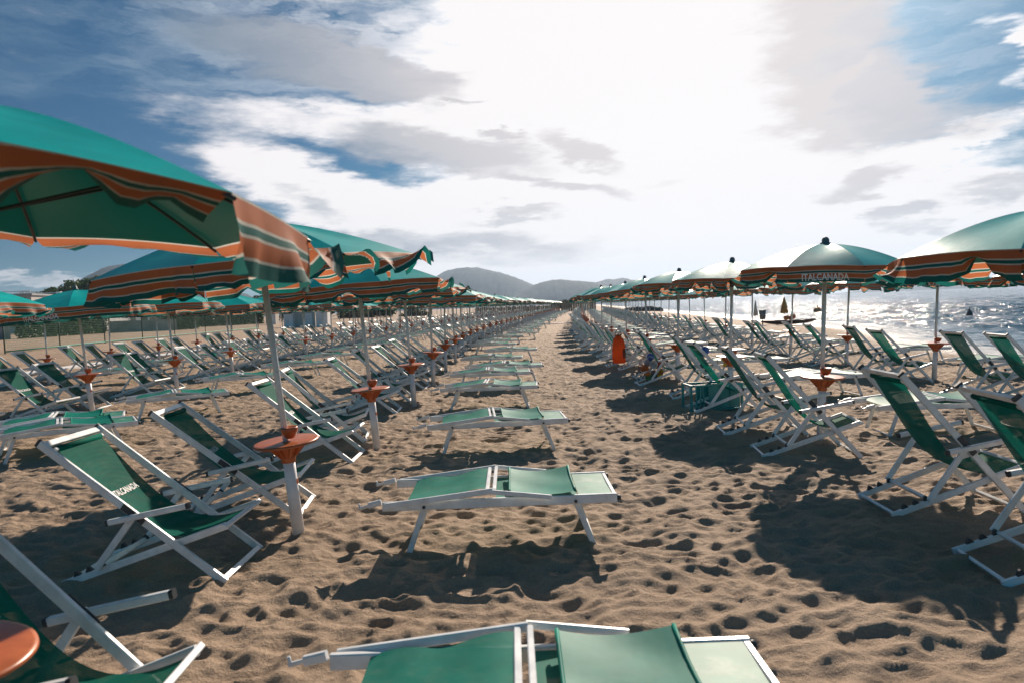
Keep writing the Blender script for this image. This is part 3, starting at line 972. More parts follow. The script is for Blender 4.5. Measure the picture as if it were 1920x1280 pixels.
GRP = {'L1': 'left of the aisle', 'L2': 'in the second row left', 'L3': 'beside the fence', 'R1': 'right of the aisle', 'R2': 'by the sea'}
def ordn(n_, first=0):
    return ORD[n_] if 0 <= n_ < len(ORD) else None

# --- chairs
CH_NEAR = {k: None for k in 'LMRS'}
CH_MID = {k: chair_mid(k) for k in 'LMRS'}
CH_FAR = {k: chair_mid(k, True)[0] for k in 'LMRS'}
CHAIR_LABEL = {
    ('L1', 0, 1): 'deckchair cropped by the lower left corner, beside the big orange table',
    ('L1', 1, 0): 'nearest whole deckchair left of the aisle, green sling with white lettering',
    ('L1', 1, 1): 'lettered deckchair just behind the nearest orange table and white post',
    ('R1', 0, 0): 'large deckchair cut off by the right edge, nearest the camera',
    ('R1', 0, 1): 'upright deckchair standing in umbrella shade beside the right edge chair',
    ('R1', 1, 0): 'empty deckchair directly in front of the orange table on the right',
    ('R1', 2, 0): 'deckchair with the teal crate beneath it',
    ('R1', 3, 0): 'deckchair with the bag of beach toys hanging from it',
    ('R1', 4, 0): 'deckchair with the orange dry bag hanging from its back',
}
def chair_label(key, n_, q):
    if (key, n_, q) in CHAIR_LABEL: return CHAIR_LABEL[(key, n_, q)], True
    o = ordn(n_)
    if o is None: return 'small distant green deckchair among many in the ' + ROWS[key]['name'], False
    return f'green deckchair, {"nearer" if q == 0 else "farther"} of {o} pair in the {ROWS[key]["name"]}', True
rest = []
MAXC = 296
jr = random.Random(4)
for idx, (yy, key, n_, q, x, hd) in enumerate(chair_items):
    side = ROWS[key]['side']
    kind = jr.choice('LLM') if side == 'L' else jr.choice('RRS')
    if key in ('L1',) and n_ < 2: kind = 'L'
    if key == 'R1' and n_ < 2: kind = 'R'
    if (key, n_) == ('L1', 0): kind = 'S'
    rz = hd + R_(jr.uniform(-4, 4) if yy < 9 else jr.uniform(-8, 8)) + (R_(2) if side == 'L' else R_(-5))
    jj = .05 if yy < 9 else .13
    loc = (x + jr.uniform(-jj, jj), yy + jr.uniform(-jj, jj), gz(x, yy) - .008)
    if key == 'R1' and n_ == 0: loc = (x + (.08, .16)[q], loc[1], loc[2])
    if (key, n_, q) == ('L1', 1, 0): loc = (loc[0] - .07, loc[1] - .05, loc[2])
    if (key, n_, q) == ('L1', 0, 1): loc = (-1.35, 2.44, -.008)
    d_ = math.hypot(x, yy)
    if idx >= MAXC:
        rest.append((kind, Matrix.Translation(loc) @ Matrix.Rotation(rz, 4, 'Z')))
        continue
    if d_ < 19:
        if CH_NEAR[kind] is None:
            o = CH_NEAR[kind] = make_chair(kind)
        else: o = copy_tree(CH_NEAR[kind])
    elif d_ < 45:
        fr, sl = CH_MID[kind]
        o = empty('deckchair')
        a = bpy.data.objects.new('frame', fr); COL.objects.link(a); a.parent = o
        a = bpy.data.objects.new('sling', sl); COL.objects.link(a); a.parent = o
    else:
        o = bpy.data.objects.new('deckchair', CH_FAR[kind]); COL.objects.link(o)
    o.location = loc; o.rotation_euler = (0, 0, rz)
    lb, one = chair_label(key, n_, q)
    tag(o, lb, 'deckchair', 'deckchairs ' + GRP[key])
b = MB()
for kind, mt in rest:
    d = chair_dims(kind); tmp = MB()
    for name, s_, _ in chair_shapes(d, 0.0): tmp.add(s_, 0)
    tmp.sheet(sling_fn(d), 1, 4, 1, uv=False)
    b.add(tmp, None, mt)
tag(b.build('deckchairs', [M_WHITE, M_SLING]), 'mass of tiny deckchairs at the far end of all the rows', 'deckchairs', kind='stuff')

# --- loungers
LG_NEAR = None
LG_MID = lounger_mid(); LG_FAR = lounger_mid(True)[0]
LG_LABEL = {('L1', 0): 'sun lounger cropped by the bottom edge, nearest the camera',
            ('L1', 1): 'whole sun lounger in the aisle centre, casting a dark shadow on the sand',
            ('L2', 0): 'nearer of two adjoining sun loungers touching the left edge',
            ('L2', 99): 'farther of two adjoining sun loungers touching the left edge',
            ('L1', 2): 'sun lounger in the aisle just beyond the nearest whole one'}
jr = random.Random(8)
for (yy, key, n_, x, hd) in lg_items:
    d_ = math.hypot(x, yy)
    if d_ < 17:
        if LG_NEAR is None: o = LG_NEAR = make_lounger()
        else: o = copy_tree(LG_NEAR)
    elif d_ < 45:
        o = empty('sun_lounger')
        for nm, me in zip(('frame', 'bed'), LG_MID):
            a = bpy.data.objects.new(nm, me); COL.objects.link(a); a.parent = o
    else:
        o = bpy.data.objects.new('sun_lounger', LG_FAR); COL.objects.link(o)
    aisle = key == 'L1'
    o.location = (x, yy, gz(x, yy) - .005)
    o.rotation_euler = (0, 0, hd + R_(jr.uniform(-4, 4) if n_ > 1 or not aisle else 0) + (R_(31) if key in ('L2', 'L3') else 0))
    od = ordn(n_)
    if (key, n_) in LG_LABEL: lb = LG_LABEL[(key, n_)]
    elif aisle and od: lb = f'green and white sun lounger, {od} along the aisle from the camera'
    elif od: lb = f'low sun lounger beside the {od} umbrella post of the {ROWS[key]["name"]}'
    else: lb = 'tiny distant sun lounger among others in the ' + ('aisle' if aisle else ROWS[key]['name'])
    tag(o, lb, 'sun lounger', 'sun loungers ' + ('in the aisle' if aisle else GRP[key]))

# --- umbrellas and stands
def pk(a0, ang):      # panel index whose middle is nearest the given direction
    return int(round(((ang - a0) / 45.0) - .5)) % 8
toC = lambda x, y: math.degrees(math.atan2(-y, -x))
special = {
    ('L1', 0): (Umb(.98, 2.09, .29, 25, 1, 1.0, .205, {6: (lambda u: -30 - 54 * float(sst(u, .30, .65)), 22), 7: (12, 16), 0: (58, 40), 1: (97, 14), 2: (92, 16), 3: (40, 20), 5: (-20, 30)}), (), (-2.8, 5.3)),
    ('L1', 1): (Umb(1.14, 2.05, .36, 0, 2, 1.15, .175, {5: (4, 34), 6: (12, 44), 7: (60, 50), 0: (84, 40), 4: (8, 44)}), (), (1.5, -4.0)),
    ('L1', 2): (Umb(1.10, 2.02, .35, 70, 3, 1.2, .18), (), (1, -3.4)),
    ('L1', 3): (Umb(1.08, 2.02, .34, 100, 4, 1.3, .175), (), (0, -2.5)),
    ('R1', 0): (Umb(.98, 1.895, .32, 0, 5, 1.55, .19, dome=1.65), (), (0, 1.5)),
    ('R1', 1): (Umb(.95, 1.97, .30, toC(3.6, 7.9) - 22.5, 6, 1.2, .175, {0: (4, 14)}, dome=1.75), (0,), (0, 2.3)),
    ('R1', 2): (Umb(.97, 1.97, .30, 200, 7, 1.5, .18, dome=1.65), (), (0, 2.3)),
    ('R2', 1): (Umb(.95, 1.97, .30, toC(8, 13) - 22.5, 8, .9, .17), (0,), (0, 2.6)),
    ('L2', 1): (Umb(1.26, 1.98, .35, toC(-7.8, 12.8) - 50, 9, .6, .215, {0: (-2, 10), 1: (2, 10)}), (0,), (1, -3.4)),
}
gen = [Umb(1.12, 2.0, .35, 12 * k, 20 + k, .9 + .1 * k, .175) for k in range(4)] + [Umb(.97, 1.97, .31, 11 * k, 30 + k, 1.35 + .1 * k, .18, dome=1.65) for k in range(4)]
NEARP, MIDP, FARP = {}, {}, [umbrella_far(u) for u in gen]
UM_LABEL = {('L1', 0): 'big teal umbrella filling the upper left corner, valance blown by the wind',
            ('L1', 1): 'teal umbrella with striped skirt behind the huge corner umbrella',
            ('R1', 0): 'teal umbrella cut by the right edge with a curling striped skirt',
            ('R1', 1): 'umbrella with white ITALCANADA lettering facing the camera, right of the aisle'.replace(' ITALCANADA', ''),
            ('L2', 1): 'umbrella with white lettering on its skirt in the second left row'}
jr = random.Random(21)
STAND = make_stand(); used = False
SM = [stand_post(10).mesh('post', [M_PVC]), stand_funnel(10).add(stand_top(20)).add(stand_cup(8)).mesh('table_top', [M_ORANGE])]
sf = MB(); sf.add(stand_post(6), 0).add(stand_funnel(6), 1).add(stand_top(10), 1).add(stand_cup(5), 1)
SF = sf.mesh('umbrella_stand', [M_PVC, M_ORANGE])
for (yy, key, n_, x, hd) in um_items:
    d_ = math.hypot(x, yy)
    base = 0 if key[0] == 'L' else 4
    gi = base + jr.randrange(4)
    tilt = (R_(jr.uniform(-2.5, 2.5)), R_(jr.uniform(-3.5, 1.5) if key[0] == 'L' else jr.uniform(-.5, 3.5)))
    if (key, n_) in special:
        U, lt, tl = special[(key, n_)]
        o = make_umbrella(U, lt); tilt = (R_(tl[0]), R_(tl[1])); rz = 0.0
    else:
        rz = jr.uniform(-.5, .5)
        if d_ < 17:
            if gi not in NEARP: o = NEARP[gi] = make_umbrella(gen[gi])
            else: o = copy_tree(NEARP[gi])
        elif d_ < 48:
            if gi not in MIDP: o = MIDP[gi] = umbrella_mid(gen[gi])
            else: o = copy_tree(MIDP[gi])
        else:
            o = bpy.data.objects.new('beach_umbrella', FARP[gi]); COL.objects.link(o)
        rz = jr.uniform(-.4, .4)
        s_ = jr.uniform(.97, 1.04) * (1.05 if key[0] == 'L' else 1.0); o.scale = (s_, s_, jr.uniform(.985, 1.02))
    z0 = gz(x, yy)
    if (key, n_) == ('L1', 0): x -= .13
    o.location = (x, yy, z0)
    o.rotation_euler = Euler((tilt[0], tilt[1], rz), 'ZYX') if False else (tilt[0], tilt[1], rz)
    od = ordn(n_)
    nm = ROWS[key]['name']
    lb = UM_LABEL.get((key, n_)) or (f'teal striped umbrella, {od} from the camera in the {nm}' if od else 'tiny distant umbrella among many in the ' + nm)
    tag(o, lb, 'umbrella', 'umbrellas ' + GRP[key])
    # its stand (the first ones of the two outer rows stand wholly outside the frame)
    if key in ('L2', 'R2'):
        if n_ == 0: continue
        od = ordn(n_ - 1)
    if d_ < 20:
        s = STAND if not used else copy_tree(STAND); used = True
    elif d_ < 45:
        s = empty('umbrella_stand')
        for nm2, me in zip(('post', 'table_top'), SM):
            a = bpy.data.objects.new(nm2, me); COL.objects.link(a); a.parent = s
    else:
        s = bpy.data.objects.new('umbrella_stand', SF); COL.objects.link(s)
    s.location = (x, yy, z0); s.rotation_euler = (tilt[0], tilt[1], jr.uniform(-1, 1) if (key, n_) != ('L1', 1) else 0.2)
    lb = {('L1', 0): 'orange round table cropped by the lower left corner',
          ('L1', 1): 'white umbrella post with round orange table beside the nearest whole deckchair',
          ('R1', 1): 'white post with orange table behind the empty deckchair on the right'}.get((key, n_))
    lb = lb or (f'white post with orange table, {od} from the camera in the {nm}' if od else 'tiny distant post with orange table in the ' + nm)
    tag(s, lb, 'umbrella stand', 'umbrella stands ' + GRP[key])

# ------------------------------------------------------------------ small beach things
def xyz(px, py, z=None, y=None):
    """where the ray of a photograph pixel meets height z or depth y"""
    d = pix_dir(px, py)
    k = (y / d.y) if y is not None else ((z - CAM_Z) / d.z)
    return Vector((0, 0, CAM_Z)) + d * k

M_BAG = fabric('orange_drybag', (0.85, 0.20, 0.02), 0.45, 0.5, 0.0, 0.3)
M_BLACK = simple('black_print', c4(0.02, 0.02, 0.022), 0.5)
p0 = xyz(1160, 655, y=16.75)
bag = empty('dry_bag', (p0.x, p0.y, p0.z))
b = MB()
prof = [(.02, -.33), (.13, -.335), (.155, -.31), (.165, -.2), (.16, 0), (.15, .16), (.115, .27), (.07, .31), (.075, .34)]
b.lathe(prof, 20, ax=.72)
for v in b.v:
    a_ = math.atan2(v.y, v.x); v.x *= 1 + .05 * math.sin(3 * a_ + v.z * 14); v.y *= 1 + .06 * math.sin(4 * a_ - v.z * 11)
body = b.build('bag_body', M_BAG, bag)
MB().bar((-.085, 0, .35), (.085, 0, .35), .035, .03, (0, 1, 0), 0, .2).build('roll_top', M_BLACK, bag)
MB().tube([(-.08, 0, .35), (-.05, 0, .45), (0, .01, .52), (.05, 0, .45), (.08, 0, .35)], .009, 8).build('strap', M_BLACK, bag)
b = MB()
def patch(u, v):
    a_ = R_(-62 + 38 * u); z = -.20 + .22 * v
    r = np.interp(z, [q[1] for q in prof[2:]], [q[0] for q in prof[2:]]) * 1.09
    return (r * math.cos(a_), r * .78 * math.sin(a_), z)
b.sheet(patch, 6, 4).build('logo_patch', M_BLACK, body)
b = MB()
for (u0, v0, u1, v1) in ((.2, .08, .8, .3), (.25, .40, .75, .6), (.2, .7, .8, .92)):
    for q in range(3):
        uu0 = u0 + (u1 - u0) * (q * .36); uu1 = uu0 + (u1 - u0) * .2
        b.sheet(lambda u, v: tuple(Vector(patch(uu0 + (uu1 - uu0) * u, v0 + (v1 - v0) * v)) * 1.02), 2, 2)
b.build('logo_marks', M_BAG, body)
tag(bag, 'orange roll top dry bag hanging on the back of a deckchair', 'bag')

# bag of beach toys
p0 = xyz(1222, 688, y=13.75)
net = empty('net_bag', (p0.x, p0.y, p0.z))
M_NET = simple('red_net_cord', c4(0.35, 0.05, 0.05), 0.6)
b = MB()
for k in range(12):
    a_ = 2 * math.pi * k / 12
    for s in (1, -1):
        pts = []
        for q in range(15):
            t_ = q / 14; z = -.27 + .78 * t_
            r = .25 * math.sin(math.pi * min(1, t_ * 1.18 + .06)) ** .7 if t_ < .78 else .25 * math.sin(math.pi * min(1, .78 * 1.18 + .06)) ** .7 * (1 - t_) / .22
            ang = a_ + s * t_ * 2.2
            pts.append((max(r, .008) * math.cos(ang) * 1.05, max(r, .008) * .75 * math.sin(ang), z))
        b.tube(pts, .0022, 4, cap=False)
b.build('netting', M_NET, net)
MB().tube([(0, 0, .48), (-.03, .03, .58), (-.06, .08, .66)], .006, 6).build('drawstring', M_NET, net)
tag(net, 'red string net bag of beach toys hung from a deckchair', 'net bag')
def toy_mat(n, c): return simple(n, c4(*c), 0.35, var=.1)
TM = {n: toy_mat('toy_' + n, c) for n, c in dict(blue=(.05, .15, .5), pale=(.35, .45, .6), red=(.45, .04, .03), yellow=(.6, .4, .04), orange=(.6, .17, .03), green=(.05, .35, .1), white=(.7, .7, .7), teal=(.01, .25, .35)).items()}
def bucket(col_, loc, rot, r=.085, h=.14, handle=True, label=''):
    o = empty('toy_bucket', loc); o.rotation_euler = rot
    MB().lathe([(0, -h / 2), (r * .72, -h / 2), (r, h / 2), (r * 1.06, h / 2), (r * 1.06, h / 2 - .012), (r * .94, h / 2 - .01), (r * .66, -h / 2 + .01), (0, -h / 2 + .01)], 18).build('bucket_body', TM[col_], o)
    if handle: MB().tube([(-r, 0, h / 2), (-r * .8, 0, h / 2 + .05), (0, 0, h / 2 + .08), (r * .8, 0, h / 2 + .05), (r, 0, h / 2)], .005, 6).build('handle', TM['white'], o)
    return tag(o, label, 'toy bucket', 'toys in the net bag')
def spade(col_, loc, rot, label):
    o = empty('toy_spade', loc); o.rotation_euler = rot
    MB().tube([(0, 0, -.02), (0, 0, .17)], .011, 8).build('shaft', TM[col_], o)
    MB().bar((-.035, 0, .175), (.035, 0, .175), .018, .018, (0, 1, 0), 0, .2).build('grip', TM[col_], o)
    MB().sheet(lambda u, v: ((u - .5) * .09 * (1 - .5 * v * v), .014 * (2 * u - 1) ** 2, -.02 - .11 * v), 6, 6).build('blade', TM[col_], o)
    return tag(o, label, 'toy spade', 'toys in the net bag')
def ball(col_, loc, r, label):
    o = MB().lathe([(r * math.sin(math.pi * k / 10), -r * math.cos(math.pi * k / 10)) for k in range(11)], 16).build('toy_ball', TM[col_])
    o.location = loc
    return tag(o, label, 'toy ball', 'toys in the net bag')
P_ = lambda x, y, z: (p0.x + x, p0.y + y, p0.z + z)
ball('blue', P_(-.02, -.02, .215), .078, 'dark blue ball at the top of the toy bag')
bucket('pale', P_(-.075, -.04, .11), (.5, .9, 0), label='pale blue bucket below the ball in the toy bag')
bucket('white', P_(.00, -.13, .065), (1.3, .2, .1), .075, .12, False, label='white bucket mouth facing out of the toy bag')
bucket('orange', P_(-.155, -.02, -.005), (.4, 1.2, 0), .08, .12, label='orange yellow bucket on the left of the toy bag')
bucket('red', P_(.145, .0, .06), (.2, -.5, 0), .085, .14, label='dark red bucket on the right of the toy bag')
spade('yellow', P_(.11, -.15, -.12), (.1, -.3, 0), 'yellow spade sticking down the front of the toy bag')
bucket('teal', P_(.03, -.06, -.14), (.3, .4, 0), .08, .12, False, label='teal mould at the bottom middle of the toy bag')
bucket('green', P_(-.09, -.08, -.17), (1.8, .4, 0), .06, .08, False, label='green cup low in the toy bag')
spade('orange', P_(-.05, -.15, -.10), (.2, 1.3, .2), 'orange rake shaped toy lying low in the bag')
bucket('red', P_(.12, -.05, -.17), (1.0, .2, .6), .07, .1, False, label='red mould at the bottom right of the toy bag')
bucket('yellow', P_(.17, -.02, -.09), (.4, 1.0, .6), .055, .08, False, label='small yellow cup on the right of the toy bag')
ball('blue', P_(.19, .02, -.12), .05, 'small blue ball at the lower right of the toy bag')

# teal crate
M_TEAL = simple('teal_plastic', c4(0.01, 0.26, 0.27), 0.4, var=.15)
p0 = xyz(1296, 772, z=-.0); 
cr = empty('plastic_crate', (p0.x + .02, p0.y + .05, gz(p0.x, p0.y)), R_(6))
LX, LY, LZ = .80, .36, .40
b = MB()
for xx in (0, LX):
    for yy in (0, LY): b.box((xx, yy, LZ / 2), (.035, .03, LZ), 0, 0)
for zz in (.015, LZ - .015):
    for yy in (0, LY): b.bar((.0175, yy, zz), (LX - .0175, yy, zz), .026, .03, (0, 1, 0))
    for xx in (0, LX): b.bar((xx, .015, zz), (xx, LY - .015, zz), .028, .03, (1, 0, 0))
b.build('crate_frame', M_TEAL, cr)
b = MB()
for k in range(3): b.bar((.08 + .06 * k, .0, .03), (.08 + .06 * k + .015 * math.sin(k * 2), .0, LZ - .03), .022, .014, (1, 0, 0))
b.build('slat_panel', M_TEAL, cr)
b = MB()
for k in range(3):
    b.box((.36 + .165 * k, .0, LZ / 2), (.155, .012, LZ - .07), 0, 0); b.box((.282 + .165 * k, -.004, LZ / 2), (.014, .024, LZ - .065), 0, 0)
b.build('side_panel', M_TEAL, cr)
MB().box((.50, LY, LZ / 2), (.55, .012, LZ - .07), 0, 0).build('side_panel', M_TEAL, cr)
MB().box((LX / 2, LY / 2, .035), (LX - .04, LY - .04, .012), 0, 0, 0).build('crate_floor', M_TEAL, cr)
tag(cr, 'teal plastic crate on the sand beneath a deckchair', 'crate')

# blue cloth and yellow inflatable
p0 = xyz(1321, 657, y=10.5)
b = MB().sheet(lambda u, v: (p0.x - .06 + .12 * u + .02 * math.sin(5 * v), p0.y + .02 * math.sin(7 * u + 3 * v), p0.z + .08 - .15 * v - .03 * u + .008 * math.sin(12 * u)), 8, 8)
tag(b.build('cloth', TM['blue']), 'small blue cloth hanging from a deckchair back', 'cloth')
p0 = xyz(1364, 676, y=11.3)
b = MB()
i0 = 0
n = 10
for s in (-1, 1):
    b.v.append(Vector((0, .05 * s, 0)))
    for k in range(n):
        r = .13 if k % 2 == 0 else .065; a_ = 2 * math.pi * k / n + .3
        b.v.append(Vector((r * math.cos(a_), .012 * s, r * math.sin(a_))))
for k in range(n):
    j = (k + 1) % n
    b.face((0, 1 + k, 1 + j)); b.face((n + 1, n + 2 + j, n + 2 + k)); b.face((1 + k, n + 2 + k, n + 2 + j, 1 + j))
o = b.build('star_toy', TM['yellow']); o.location = p0
tag(o, 'yellow star shaped toy between the deckchairs on the right', 'toy')

# rope lying across the far aisle
pa, pb_ = xyz(1028, 609, z=0.02), xyz(1078, 606, z=0.02)
b = MB().tube([tuple(pa.lerp(pb_, k / 12) + Vector((0, .12 * math.sin(k), .06))) for k in range(13)], .035, 6)
tag(b.build('rope', M_PVC), 'white rope lying across the sandy aisle far away', 'rope')

# ------------------------------------------------------------------ things by the water
M_YEL = fabric('yellow_cloth', (0.5, 0.24, 0.03), 0.6, .2)
M_WOODB = simple('boat_wood', c4(0.20, 0.12, 0.09), 0.6, var=.25)
M_WHITEC = fabric('white_cloth', (0.6, 0.6, 0.52), 0.6, .3)
def closed_umbrella(px, pyb, ytop, r, m_, label, y):
    p0 = xyz(px, pyb, y=y); ht = xyz(px, ytop, y=y).z
    z0 = gz(p0.x, p0.y)
    o = empty('closed_umbrella', (p0.x, p0.y, z0))
    H = ht - z0
    b = MB(); prof = [(.02, H), (r * .35, H * .86), (r * .8, H * .56), (r, H * .36), (r * .9, H * .35), (0.02, H * .4)]
    b.lathe(prof, 24)
    for v in b.v:
        a_ = math.atan2(v.y, v.x); k = 1 + .13 * math.sin(8 * a_); v.x *= k; v.y *= k
        if v.z < H * .38: v.z += .04 * math.sin(8 * a_)
    b.build('folded_canopy', m_, o)
    MB().tube([(0, 0, -.1), (0, 0, H * .97)], .02, 8).build('pole', M_STEEL, o)
    tag(o, label, 'umbrella')
closed_umbrella(1471, 600, 557, .27, M_YEL, 'closed yellow umbrella standing by the water behind the boat', 52)
closed_umbrella(1417, 603, 564, .13, M_WHITEC, 'slim closed white umbrella by the water edge', 46)
# rowing boat drawn up
p0 = xyz(1478, 603, y=43)
bt = empty('rowing_boat', (p0.x, p0.y, gz(p0.x, p0.y) + .02), R_(-8))
def hull(u, v):
    x = (u - .5) * 3.3; wdt = .62 * (1 - abs(2 * u - 1) ** 2.6)
    a_ = (v - .5) * math.pi
    return (x, wdt * math.sin(a_), .30 - .27 * math.cos(a_) * (1 - .6 * abs(2 * u - 1) ** 3) + .04 * abs(2 * u - 1) ** 3)
MB().sheet(hull, 24, 12).build('hull', M_WOODB, bt)
b = MB()
for xx in (-.9, .0, .9): b.box((xx, 0, .27), (.25, .95, .04), 0, 0)
b.build('bench', M_WOODB, bt)
tag(bt, 'dark wooden rowing boat drawn up at the water edge', 'boat')
p1 = xyz(1480, 593, y=43)
b = MB()
for k, (dx, r) in enumerate(((-.2, .16), (.05, .14), (.25, .18))):
    b.lathe([(r * math.sin(math.pi * q / 8), -r * math.cos(math.pi * q / 8)) for q in range(9)], 12, (dx, .04 * k, r + .02 * k))
o = b.build('life_vest', TM['orange']); o.location = (p1.x, p1.y, bt.location.z + .29)
tag(o, 'orange life vests heaped in the rowing boat', 'life vest')
p0 = xyz(1533, 586, z=SEA_Z)
def float_():
    r = .42
    b = MB().lathe([(r * math.sin(math.pi * q / 10), -r * math.cos(math.pi * q / 10) * .9) for q in range(11)], 16)
    b.lathe([(.08, .36), (.08, .5), (.03, .55)], 8)
    return b
o = float_().build('float', TM['orange']); o.location = (p0.x, p0.y, SEA_Z + .22)
tag(o, 'orange float bobbing on the sea near the boat', 'float')
p0 = xyz(1818, 592, z=SEA_Z)
b = MB().lathe([(0, -.2), (.16, -.1), (.2, .1), (.14, .3), (.05, .42), (.02, .6)], 14)
o = b.build('buoy', M_DARK); o.location = (p0.x, p0.y, SEA_Z)
tag(o, 'small dark buoy alone on the blue water', 'buoy')
p0 = xyz(1430, 604, y=43)
bn = empty('litter_bin', (p0.x, p0.y, gz(p0.x, p0.y)))
MB().lathe([(.17, .35), (.22, .95), (.2, .95)], 12).build('bin_body', M_FINIAL, bn)
MB().tube([(0, 0, -.05), (0, 0, .4)], .035, 8).build('post', M_DARK, bn)
tag(bn, 'grey bin on a post beside the slim closed umbrella', 'bin')

# jetty of rocks reaching into the sea far away
M_ROCK = simple('dark_rock', c4(0.10, 0.09, 0.085), 0.85, var=.4, scale=.8)
jr = random.Random(3)
for k in range(16):
    pp = xyz(1176 + 4 * k + jr.uniform(-2, 2), 577 + jr.uniform(-2, 1), y=118)
    b = MB(); r = jr.uniform(.5, 1.0)
    b.lathe([(r * math.sin(math.pi * q / 6) * jr.uniform(.8, 1.15), -r * .75 * math.cos(math.pi * q / 6)) for q in range(7)], 8, smooth=False)
    for v in b.v: v += Vector((jr.uniform(-.12, .12), jr.uniform(-.12, .12), jr.uniform(-.1, .1)))
    o = b.build('rock', M_ROCK); o.location = (pp.x, 118 + jr.uniform(-1, 1), max(gz(pp.x, 118), SEA_Z) + .2)
    tag(o, 'dark boulder of the low rock jetty far along the shore', 'rock', 'rocks of the far jetty')

# reed fence and bushes closing the far end
M_REED = simple('reed_fence', c4(0.30, 0.20, 0.12), 0.9, var=.3, scale=3)
def fence_reed(p, q, h, label):
    b = MB(); p, q = Vector(p), Vector(q); n = int((q - p).length / .5)
    for k in range(n + 1):
        a = p.lerp(q, k / max(n, 1)); hh = h * jr.uniform(.9, 1.06)
        b.bar(a, a + Vector((0, 0, hh)), .46, .06, (q - p), 0, 0)
    tag(b.build('reed_fence', M_REED), label, 'fence')
fence_reed((11.5, 152, 0), (18.5, 150, 0), 2.2, 'brown reed fence closing the far end of the aisle')
fence_reed((-8, 158, 0), (11, 156, 0), 1.6, 'long low reed fence behind the far end of the left umbrellas')

# ------------------------------------------------------------------ inland edge: fence, walls, hedges, cabins, houses, trees
M_FPOST = simple('fence_post', c4(0.03, 0.07, 0.05), 0.6)
m, t, o_ = mat('green_net')
g = t.n('ShaderNodeTexCoord').outputs['UV']
s = t.n('ShaderNodeSeparateXYZ'); t.put(s.inputs[0], t.n('ShaderNodeTexCoord').outputs['Object'])
fx = t.math('ABSOLUTE', t.math('SUBTRACT', t.math('FRACT', t.math('MULTIPLY', s.outputs[1], 9.0)), .5))
fz = t.math('ABSOLUTE', t.math('SUBTRACT', t.math('FRACT', t.math('MULTIPLY', s.outputs[2], 9.0)), .5))
lines = t.math('MAXIMUM', t.math('GREATER_THAN', fx, .44), t.math('GREATER_THAN', fz, .44))
p = principled(t, c4(0.02, 0.12, 0.08), .7)
tp = t.n('ShaderNodeBsdfTransparent'); mx = t.n('ShaderNodeMixShader')
t.put(mx.inputs[0], lines); t.t.links.new(tp.outputs[0], mx.inputs[1]); t.t.links.new(p.outputs[0], mx.inputs[2])
t.t.links.new(mx.outputs[0], o_.inputs[0])
M_NETF = m
M_CORD = simple('green_cord', c4(0.02, 0.28, 0.18), .6)
FL = [(-27.5, 37), (-27.8, 42), (-28, 47), (-28.1, 52), (-28.1, 57), (-28, 62.5), (-27.8, 68), (-27.4, 74)]
fo = empty('net_fence', (FL[0][0], FL[0][1], gz(*FL[0])))
fb = Vector(fo.location)
for k, (x, y) in enumerate(FL):
    z = gz(x, y)
    MB().tube([(x - fb.x, y - fb.y, z - fb.z - .2), (x - fb.x, y - fb.y, z - fb.z + (3.4 if k > 2 else 2.2))], .035, 8).build('fence_post', M_FPOST, fo)
b = MB()
for k in range(len(FL) - 1):
    (x, y), (x2, y2) = FL[k], FL[k + 1]
    hh = 3.3 if k > 2 else 2.1
    A, B_ = Vector((x, y, gz(x, y))) - fb, Vector((x2, y2, gz(x2, y2))) - fb
    b.sheet(lambda u, v: A.lerp(B_, u) + Vector((0, 0, .05 + hh * v - .15 * math.sin(math.pi * u) * v)), 6, 3)
b.build('netting', M_NETF, fo)
b = MB().tube([Vector((x, y, gz(x, y) + .12)) - fb for x, y in FL], .04, 6)
b.build('ground_cord', M_CORD, fo)
tag(fo, 'tall dark green net fence on posts behind the left umbrellas', 'fence')

M_CONC = simple('rough_concrete', c4(0.33, 0.32, 0.30), 0.9, var=.35, scale=.8, bmp=.4, bscale=6)
M_PLAST = simple('white_plaster', c4(0.82, 0.80, 0.77), 0.85, var=.12, scale=.6)
M_BEIGE = simple('beige_plaster', c4(0.55, 0.51, 0.46), 0.85, var=.15, scale=.6)
M_ROOF = simple('roof_slab', c4(0.45, 0.44, 0.44), 0.8, var=.2, scale=.4)
M_GLASSD = simple('dark_window', c4(0.03, 0.035, 0.04), 0.15)
def wall(p, q, h, th, m_, label, cat='wall'):
    p, q = Vector((p[0], p[1], gz(*p) - .2)), Vector((q[0], q[1], gz(*q) - .2))
    o = empty('garden_wall', p)
    MB().bar(Vector((0, 0, h / 2 + .1)), (q - p) + Vector((0, 0, h / 2 + .1)), h + .2, th, (0, 0, 1), 0, .02).build('wall_body', m_, o)
    MB().bar(Vector((0, 0, h + .24)), (q - p) + Vector((0, 0, h + .24)), .08, th + .08, (0, 0, 1), 0, .1).build('coping', M_CONC, o)
    return tag(o, label, cat)
wall((-43, 73), (-37.2, 76), 1.15, .25, M_CONC, 'weathered grey concrete wall between the two hedges')
wall((-49, 56), (-44, 60), 1.9, .22, M_CONC, 'grey screened wall at the far left behind the fence')

